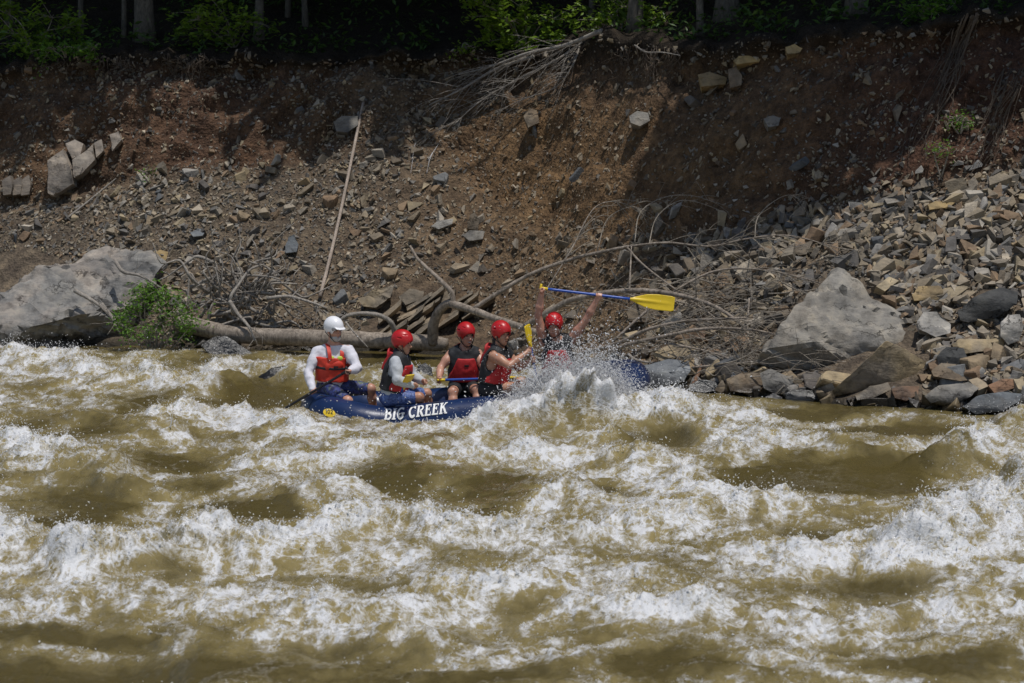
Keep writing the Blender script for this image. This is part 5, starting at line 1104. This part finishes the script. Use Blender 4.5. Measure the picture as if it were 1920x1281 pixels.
def make_person(J, look, chest_fwd, skin, label, spec):
    """J: joints in world space (hip, neck, head, and for s in l,r: sh_, el_, ha_, kn_, ft_); spec: clothing"""
    J = {k: np.asarray(v, float) for k, v in J.items()}
    pts = np.array(list(J.values())); lo = pts.min(0) - .24; hi = pts.max(0) + .24
    spine = unit(J['neck'] - J['hip']); cr, cf, cu = axes(chest_fwd - spine * np.dot(chest_fwd, spine), spine)
    hr, hf, hu = axes(look, (0, 0, 1)); cu_ = spine
    sl, sr = J['sh_l'], J['sh_r']; shm = (sl + sr) / 2
    chest = J['hip'] + (J['neck'] - J['hip']) * .66; belly = J['hip'] + (J['neck'] - J['hip']) * .30; hipw = unit(J['kn_r'] * 0 + cr) * .085
    A = np.array([cr, cf, cu_])
    HL_, HR_ = J['hip'] - cr * .09, J['hip'] + cr * .09
    if np.linalg.norm(J['kn_l'] - HL_) + np.linalg.norm(J['kn_r'] - HR_) > np.linalg.norm(J['kn_l'] - HR_) + np.linalg.norm(J['kn_r'] - HL_): HL_, HR_ = HR_, HL_
    def torso(F, g=0.0):
        F.ell(J['hip'] + cu_ * .06, A, (.178, .135, .130), .05, grow=g); F.ell(belly + cu_ * .05, A, (.166, .128, .15), .06, grow=g)
        F.ell(chest, A, (.182, .128, .185), .06, grow=g); F.cone(sl - cu_ * .012, .056, J['neck'] + cu_ * .012, .058, .06, grow=g); F.cone(sr - cu_ * .012, .056, J['neck'] + cu_ * .012, .058, .06, grow=g)
    def arms(F, g=0.0, upto=1.0):
        for s_ in 'lr':
            sh, el, ha = J['sh_' + s_], J['el_' + s_], J['ha_' + s_]; end = el + (ha - el) * upto
            F.cone(sh, .066, sh + (el - sh) * .45, .060, .03, grow=g); F.cone(sh + (el - sh) * .45, .060, el, .044, .03, grow=g)
            F.cone(el, .045, el + (ha - el) * .33, .050, .02, grow=g); F.cone(el + (ha - el) * .33, .050, end, .050 + (.029 - .050) * max(0, (upto - .33) / .67), .02, grow=g)
    def thighs(F, g=0.0, f1=1.0):
        for h_, s_ in ((HL_, 'l'), (HR_, 'r')):
            kn = J['kn_' + s_]; F.cone(h_, .092, h_ + (kn - h_) * min(f1, 1.0), .092 - .032 * f1, .04, grow=g)
    F = Field(lo, hi, .0096); torso(F); arms(F); thighs(F)
    for s_ in 'lr':
        kn, ft = J['kn_' + s_], J['ft_' + s_]; F.ell(kn, np.eye(3), (.060, .060, .060), .02); F.cone(kn, .055, kn + (ft - kn) * .3, .057, .03); F.cone(kn + (ft - kn) * .3, .057, ft, .036, .03)
        F.cone(ft, .038, ft + unit(np.array([cf[0], cf[1], 0])) * .17 + np.array([0, 0, -.035]), .026, .03)
    F.cone(J['neck'] - cu_ * .02, .064, J['head'] - hu * .05, .060, .04)
    # head: skull, jaw, cheeks, brow, nose, eye sockets, lips, ears
    HS = 1.09; H = J['head']; HA = np.array([hr, hf, hu]) / HS; at_h = lambda x, y, z: H + (hr * x + hf * y + hu * z) * HS
    F.ell(at_h(0, -.012, .025), HA, (.076, .094, .092), .01); F.ell(at_h(0, .022, -.055), HA, (.058, .066, .070), .03); F.ell(at_h(0, .055, -.100), HA, (.026, .026, .020), .02)
    for q in (-1, 1):
        F.ell(at_h(q * .040, .056, -.030), HA, (.024, .022, .022), .02); F.ell(at_h(q * .079, -.005, -.015), HA, (.010, .022, .032), .006)
        F.ell(at_h(q * .031, .094, .008), HA, (.017, .014, .012), 0, sub=True)
    F.cone(at_h(-.035, .078, .026), .010, at_h(.035, .078, .026), .010, .012); F.cone(at_h(0, .086, .006), .009, at_h(0, .108, -.030), .013, .010); F.ell(at_h(0, .098, -.034), HA, (.018, .012, .010), .008)
    F.cone(at_h(-.018, .084, -.066), .006, at_h(.018, .084, -.066), .006, .008); F.cone(at_h(-.015, .082, -.078), .007, at_h(.015, .082, -.078), .007, .008)
    # hands: palm, four fingers closed round the thing held, thumb from the side of the palm
    for s_ in 'lr':
        ha = J['ha_' + s_]; el = J['el_' + s_]; ax = unit(np.asarray(spec['grip_' + s_])); toward = unit(ha - el); toward = unit(toward - ax * np.dot(toward, ax) * .999)
        side = np.cross(ax, toward); wrist = el + (ha - el) * .86; rad = .031
        F.cone(wrist, .027, ha - toward * .012, .029, .02); palm = ha - toward * .026
        F.ell(palm, np.array([ax, side, toward]), (.044, .024, .026), .012)
        for k, (o_, fr) in enumerate(zip((-.033, -.011, .011, .032), (.0092, .0098, .0098, .0085))):
            pr = palm + ax * o_; a = [ha + ax * o_ + (toward * math.cos(w_) + side * math.sin(w_)) * rad for w_ in (2.3, 1.25, .15, -1.0)]
            F.cone(pr + side * .012, fr * 1.05, a[0], fr * 1.05, .006); F.cone(a[0], fr * 1.05, a[1], fr, .003); F.cone(a[1], fr, a[2], fr * .95, .003); F.cone(a[2], fr * .95, a[3], fr * .85, .003)
        b0 = palm + ax * .040; b1 = ha + ax * .050 - side * .016 + toward * .004; b2_ = ha + ax * .028 - side * .026 + toward * .020
        F.cone(b0, .013, b1, .011, .008); F.cone(b1, .011, b2_, .0095, .004)
    me = F.mesh('person'); base = J['hip'] - np.array([0, 0, .10]); me.transform(Matrix.Translation(-V(base)))
    o = link('person', me, skin); o.location = V(base); tag(o, label, 'person', 'raft crew')
    def child(name, me, mat, par=None):
        c = link(name, me, mat, par or o); c.matrix_parent_inverse = Matrix.Translation(V(-base)) if par is None else Matrix.Identity(4); return c
    # shorts
    F = Field(lo, hi, .013); F.ell(J['hip'] + cu_ * .05, A, (.165, .125, .125), .05, grow=.016); thighs(F, .020, spec.get('short_len', .78)); F.wrinkle(.010, 16, 3); F.cut(J['hip'] + cu_ * .15, cu_)
    for h_, s_ in ((HL_, 'l'), (HR_, 'r')):
        kn = J['kn_' + s_]; d_ = unit(kn - h_); p_ = h_ + (kn - h_) * spec.get('short_len', .78); F.ell(p_ + d_ * .085, np.array([d_, unit(np.cross(d_, [0, 0, 1.0])), np.cross(d_, unit(np.cross(d_, [0, 0, 1.0])))]), (.085, .15, .15), 0, sub=True)
    child('shorts', F.mesh('shorts'), spec['shorts'])
    # shirt
    if spec.get('shirt'):
        F = Field(lo, hi, .0115); torso(F, .010); arms(F, .012, .90); F.cone(J['neck'] - cu_ * .03, .064, J['neck'] + cu_ * .03, .062, .02); F.wrinkle(.009, 13, 8); F.wrinkle(.007, 30, 9); F.cut(J['neck'] + cu_ * .03, cu_); F.cut(J['hip'] + cu_ * .0, -cu_)
        child('shirt', F.mesh('shirt'), spec['shirt'])
    # life vest
    kind = spec['vest']; F0 = Field(lo, hi, .0115); torso(F0, .0)
    def vest_cut(F, top=-.02, bot=.10, arm=.088, neck=.082):
        for s_ in 'lr':
            sh = J['sh_' + s_]; out = unit(sh - shm); F.cone(sh + out * .02 - cu_ * .03, arm, sh + out * .18 - cu_ * .03, arm + .03, 0, sub=True); F.cone(sh + out * .02, arm * .82, sh + out * .03 - cu_ * .12, arm * .9, 0, sub=True)
        F.cone(J['neck'] - cu_ * .03 + cf * .02, neck, J['neck'] + cu_ * .2 + cf * .03, neck + .02, 0, sub=True); F.cut(J['hip'] + cu_ * bot, -cu_)
    if kind == 'rower':
        F = F0.copy(); F.d -= .036; vest_cut(F); F.wrinkle(.006, 20, 4); ve = child('life_vest', F.mesh('life_vest'), MAT_VEST_BLACK)
        F = F0.copy(); F.d -= .056; vest_cut(F, neck=.098); F.cut(chest + cf * .035, -cf); F.cut(chest + cu_ * .105, cu_)
        for q in (-1, 1): F.cut(chest + cr * q * .150, cr * q + cu_ * .38)
        F.cut(J['hip'] + cu_ * .125, -cu_); F.wrinkle(.006, 18, 6); child('front_panel', F.mesh('front_panel'), MAT_VEST_RED, ve)
        F = F0.copy(); F.d -= .062; vest_cut(F, neck=.070); F.cut(chest - cf * .045, cf); F.cut(chest + cu_ * .22, cu_)
        for q in (-1, 1): F.cut(chest + cr * q * .12, cr * q)
        F.cut(chest - cu_ * .03, -cu_); child('back_panel', F.mesh('back_panel'), MAT_VEST_RED, ve)
        F = Field(lo, hi, .0115); hc = J['neck'] - cf * .135 - cu_ * .01; F.ell(hc, np.array([cr, unit(cf + cu_ * .35), unit(cu_ - cf * .35)]), (.105, .028, .085), .01); child('head_rest', F.mesh('head_rest'), MAT_VEST_RED, ve)
    else:
        F = F0.copy(); F.d -= .046; vest_cut(F); F.cut(chest + cu_ * .06, cu_); F.wrinkle(.008, 16, 4); ve = child('life_vest', F.mesh('life_vest'), MAT_VEST_ORANGE)
        F = Field(lo, hi, .0115); F.ell(chest + cf * .155 + cr * -.02 - cu_ * .03, A, (.085, .035, .062), .01); F.ell(chest + cf * .145 + cr * .09 - cu_ * .05, A, (.05, .03, .06), .03); F.wrinkle(.006, 18, 2); child('chest_pocket', F.mesh('chest_pocket'), MAT_VEST_ORANGE, ve)
        F = F0.copy(); F.d -= .053; vest_cut(F); F.cut(chest - cu_ * .055, cu_); F.cut(chest - cu_ * .095, -cu_); child('waist_belt', F.mesh('waist_belt'), MAT_VEST_BLACK, ve)
        for q in (-1, 1):
            s = Soup(); top = J['neck'] + cr * q * .085 + cu_ * .005; P = spline([chest + cr * q * .075 + cf * .160 + cu_ * .045, chest + cr * q * .085 + cf * .135 + cu_ * .13, top + cf * .04 + cu_ * .015, top - cf * .05 + cu_ * .005, chest + cr * q * .085 - cf * .15 + cu_ * .10], 6)
            W = np.gradient(P, axis=0); W /= np.linalg.norm(W, axis=1)[:, None]; wv_ = np.cross(W, np.array([cr * q] * len(P))); wv_ /= np.linalg.norm(wv_, axis=1)[:, None]; sd = np.cross(W, wv_)
            v = np.concatenate([P + sd * .024 + wv_ * .0, P - sd * .024, P - sd * .024 + wv_ * .014, P + sd * .024 + wv_ * .014]); v = v.reshape(4, len(P), 3); n = len(P)
            qd = [[r * n + i, r * n + i + 1, ((r + 1) % 4) * n + i + 1, ((r + 1) % 4) * n + i] for r in range(4) for i in range(n - 1)]; s.add(v.reshape(-1, 3), qd); child('shoulder_strap', s.mesh('shoulder_strap', False), MAT_VEST_ORANGE, ve)
            F = Field(lo, hi, .0085); F.ell(chest + cr * q * .055 + cf * .150 + cu_ * .055, A, (.040, .018, .034), .01); child('reflective_patch', F.mesh('reflective_patch'), MAT_LIME, ve)
    for z_ in ((.02, -.06) if kind == 'rower' else (-.05,)):
        s = Soup(); c_ = chest + cf * .182 + cu_ * z_; v = [c_ + cr * a * .028 + cu_ * b2 * .013 + cf * d_ * .008 for d_ in (-1, 1) for a, b2 in ((-1, -1), (1, -1), (1, 1), (-1, 1))]; s.add(v, [[3, 2, 1, 0], [4, 5, 6, 7], [0, 1, 5, 4], [1, 2, 6, 5], [2, 3, 7, 6], [3, 0, 4, 7]])
        child('buckle', s.mesh('buckle', False), MAT_STRAP, ve)
    # helmet with liner, vents and chin strap
    F = Field(H - .22, H + .22, .0065); hc = at_h(0, -.010, .046); F.ell(hc, HA, (.106, .130, .118), 0); brim = spec.get('brim', False)
    F.ell(hc, HA, (.092, .116, .104), 0, sub=True); F.cut(at_h(0, .0, -.055), -hu); F.ell(at_h(0, .16, -.070), HA, (.130, .140, .118), 0, sub=True)
    for q in (-1, 1): F.ell(at_h(q * .10, .008, -.058), HA, (.05, .034, .046), 0, sub=True)
    if brim: F.ell(at_h(0, .105, .040), np.array([hr, unit(hf - hu * .28), unit(hu + hf * .28)]), (.085, .050, .009), .012)
    else:
        for q in (-1, 1): F.cone(at_h(q * .062, .072, .108), .0075, at_h(q * .084, .030, .112), .0075, 0, sub=True); F.cone(at_h(q * .098, .010, .070), .007, at_h(q * .10, -.035, .072), .007, 0, sub=True)
    he = child('helmet', F.mesh('helmet'), spec['helmet'])
    F = Field(H - .22, H + .22, .008); F.ell(hc, HA, (.093, .117, .105), 0); F.ell(hc, HA, (.082, .104, .094), 0, sub=True); F.cut(at_h(0, 0, -.062), -hu); F.ell(at_h(0, .16, -.074), HA, (.130, .140, .118), 0, sub=True); child('liner', F.mesh('liner'), MAT_FOAM_BLACK, he)
    s = Soup()
    for q in (-1, 1): s.tube(spline([at_h(q * .094, .030, -.010), at_h(q * .078, .040, -.07), at_h(q * .035, .062, -.122), at_h(0, .066, -.128)], 5), .0055, 5); s.tube(spline([at_h(q * .094, -.05, -.02), at_h(q * .080, .0, -.06), at_h(q * .066, .045, -.09)], 4), .005, 5)
    child('chin_strap', s.mesh('chin_strap'), MAT_STRAP, he)
    if brim:                                                                                # dark lettering on the side of the white helmet
        def side(a, b2, l):
            th = -.15 - a * .30; ph = -.02 + b2 * .30; r_ = 1.02 + l * 6; return hc + hr * (.106 * r_ * math.cos(th) * math.cos(ph)) + hf * (-.130 * r_ * math.sin(th - .55) * math.cos(ph)) + hu * (.118 * r_ * math.sin(ph) - .035)
        s = lettering('PSU', lambda a, b2, l: side(2.2 - a, b2, l), 0, .05)
        child('lettering', s.mesh('lettering', False), MAT_BLACKPAINT, he)
    else:                                                                                   # small white maker's mark on the brow
        def brow(a, b2, l): th = (a - 1.0) * .22 + spec.get('mark', .35); ph = .12 + b2 * .13; r_ = 1.012; return hc + hr * (.106 * r_ * math.sin(th) * math.cos(ph)) + hf * (.130 * r_ * math.cos(th) * math.cos(ph)) + hu * (.118 * r_ * math.sin(ph))
        s = Soup()
        for k in range(4): P = [brow(.25 + k * .42 + dx, dy, 0) for dx, dy in ((0, 0), (.3, 0), (.3, 1), (0, 1))]; s.add(P, [[0, 1, 2, 3]])
        child('mark', s.mesh('mark', False), MAT_WHITEPAINT, he)
    # face pieces
    for q in (-1, 1):
        F = Field(at_h(q * .031, .08, .008) - .03, at_h(q * .031, .08, .008) + .03, .003); F.ell(at_h(q * .031, .078, .008), HA, (.012, .011, .0065), 0); child('eye', F.mesh('eye'), MAT_EYE)
    F = Field(at_h(0, .08, -.07) - .05, at_h(0, .08, -.07) + .05, .0035)
    w_, h_ = spec.get('mouth', (.018, .003)); F.ell(at_h(0, .087, -.072), HA, (w_, .008, h_), 0); mo_ = child('mouth', F.mesh('mouth'), MAT_MOUTH)
    if h_ > .006: F = Field(at_h(0, .08, -.07) - .05, at_h(0, .08, -.07) + .05, .003); F.ell(at_h(0, .0905, -.067), HA, (w_ * .85, .006, h_ * .45), 0); child('teeth', F.mesh('teeth'), MAT_TEETH, mo_)
    if spec.get('beard'): F = Field(H - .22, H + .2, .006); F.ell(at_h(0, .030, -.085), HA, (.062, .066, .054), 0); F.ell(at_h(0, .075, -.020), HA, (.06, .05, .045), 0, sub=True); F.wrinkle(.006, 60, 3); child('beard', F.mesh('beard'), MAT_BEARD)
    if spec.get('hair'): F = Field(H - .32, H + .2, .008); F.cone(at_h(-.02, -.085, -.02), .055, at_h(.0, -.085, -.16), .038, .02); F.cone(at_h(.02, -.07, -.08), .045, at_h(.05, -.05, -.20), .022, .02); F.wrinkle(.010, 40, 3); child('hair', F.mesh('hair'), MAT_HAIR)
    return o
def J_(**k): return {n: at(*p) for n, p in k.items()}
red = dict(helmet=MAT_RED_HELMET, vest='rower')
make_person(J_(hip=(622, 727, 33.78), neck=(625, 650, 33.74), head=(626, 619, 33.70), sh_r=(595, 660, 33.74), sh_l=(653, 657, 33.72), el_r=(578, 699, 33.62), ha_r=(587, 733, 33.42), el_l=(671, 690, 33.56), ha_l=(652, 697, 33.38), kn_r=(652, 752, 33.36), ft_r=(668, 790, 33.62), kn_l=(695, 729, 33.72), ft_l=(703, 785, 33.85)),
            np.array([.72, -.68, -.12]), np.array([.30, -.95, 0]), MAT_SKIN, 'bearded guide in a white shirt and white helmet sitting at the stern',
            dict(helmet=MAT_WHITE_HELMET, brim=True, vest='guide', shirt=MAT_SHIRT_WHITE, shorts=MAT_SHORTS_NAVY, beard=True, grip_r=GA - GB, grip_l=np.array([.1, -1, .1]), short_len=.92))
make_person(J_(hip=(733, 745, 33.34), neck=(751, 668, 33.30), head=(755, 644, 33.28), sh_r=(742, 679, 33.14), sh_l=(757, 677, 33.48), el_r=(744, 713, 33.02), ha_r=(777, 724, 33.06), el_l=(776, 706, 33.50), ha_l=(796, 717, 33.32), kn_r=(786, 745, 33.28), ft_r=(792, 790, 33.68), kn_l=(800, 738, 33.66), ft_l=(806, 785, 33.86)),
            np.array([.95, -.30, -.08]), np.array([.93, -.36, 0]), MAT_SKIN_TAN, 'rower in a grey long-sleeved shirt seen from the side',
            dict(red, shirt=MAT_SHIRT_GREY, shorts=MAT_SHORTS_PLAID, grip_r=at(789, 711, 33.0) - at(757, 727, 33.12), grip_l=np.array([.3, -.9, .3]), short_len=.85, mark=.9))
make_person(J_(hip=(868, 727, 34.55), neck=(871, 658, 34.46), head=(874, 629, 34.42), sh_r=(846, 665, 34.46), sh_l=(895, 663, 34.50), el_r=(826, 690, 34.36), ha_r=(823, 712.5, 34.13), el_l=(908, 694, 34.36), ha_l=(902, 711, 34.06), kn_r=(849, 735, 34.12), ft_r=(850, 792, 33.95), kn_l=(893, 731, 34.12), ft_l=(900, 788, 33.95)),
            np.array([.50, -.85, -.10]), np.array([.20, -.97, 0]), MAT_SKIN, 'laughing rower with bare arms holding a paddle across the lap',
            dict(red, shorts=MAT_SHORTS_DARK, grip_r=np.array([.2, -.2, 1]), grip_l=np.array([1, -.1, .02]), mouth=(.021, .011), short_len=.72, mark=.25))
make_person(J_(hip=(921, 732, 33.34), neck=(934, 658, 33.30), head=(940, 627, 33.26), sh_r=(926, 667, 33.14), sh_l=(950, 663, 33.44), el_r=(955, 686, 32.98), ha_r=(992, 658, 33.16), el_l=(972, 690, 33.42), ha_l=(999, 674, 33.18), kn_r=(972, 724, 33.22), ft_r=(975, 775, 33.60), kn_l=(978, 716, 33.56), ft_l=(985, 765, 33.80)),
            np.array([.66, -.74, -.06]), np.array([.80, -.60, 0]), MAT_SKIN_TAN, 'squinting rower with dark hair and bare shoulder holding an upright paddle',
            dict(red, shorts=MAT_SHORTS_DARK, grip_r=np.array([-.1, 0, 1]), grip_l=np.array([-.1, 0, 1]), hair=True, short_len=.50, mouth=(.016, .005), mark=.05))
make_person(J_(hip=(1048, 720, 33.86), neck=(1044, 640, 33.80), head=(1039, 611, 33.74), sh_r=(1020, 640, 33.80), sh_l=(1069, 637, 33.80), el_r=(1009, 592, 33.72), ha_r=(1016.5, 544, 33.66), el_l=(1100, 598, 33.72), ha_l=(1123, 554.5, 33.65), kn_r=(1030, 722, 33.45), ft_r=(1035, 775, 33.60), kn_l=(1078, 716, 33.48), ft_l=(1080, 770, 33.62)),
            np.array([-.12, -.97, -.16]), np.array([-.05, -1, 0]), MAT_SKIN, 'rower at the bow raising both bare arms with a paddle overhead',
            dict(red, shorts=MAT_SHORTS_DARK, grip_r=np.array([.1, -1, 0]), grip_l=np.array([1, 0, -.12]), mark=-.2))
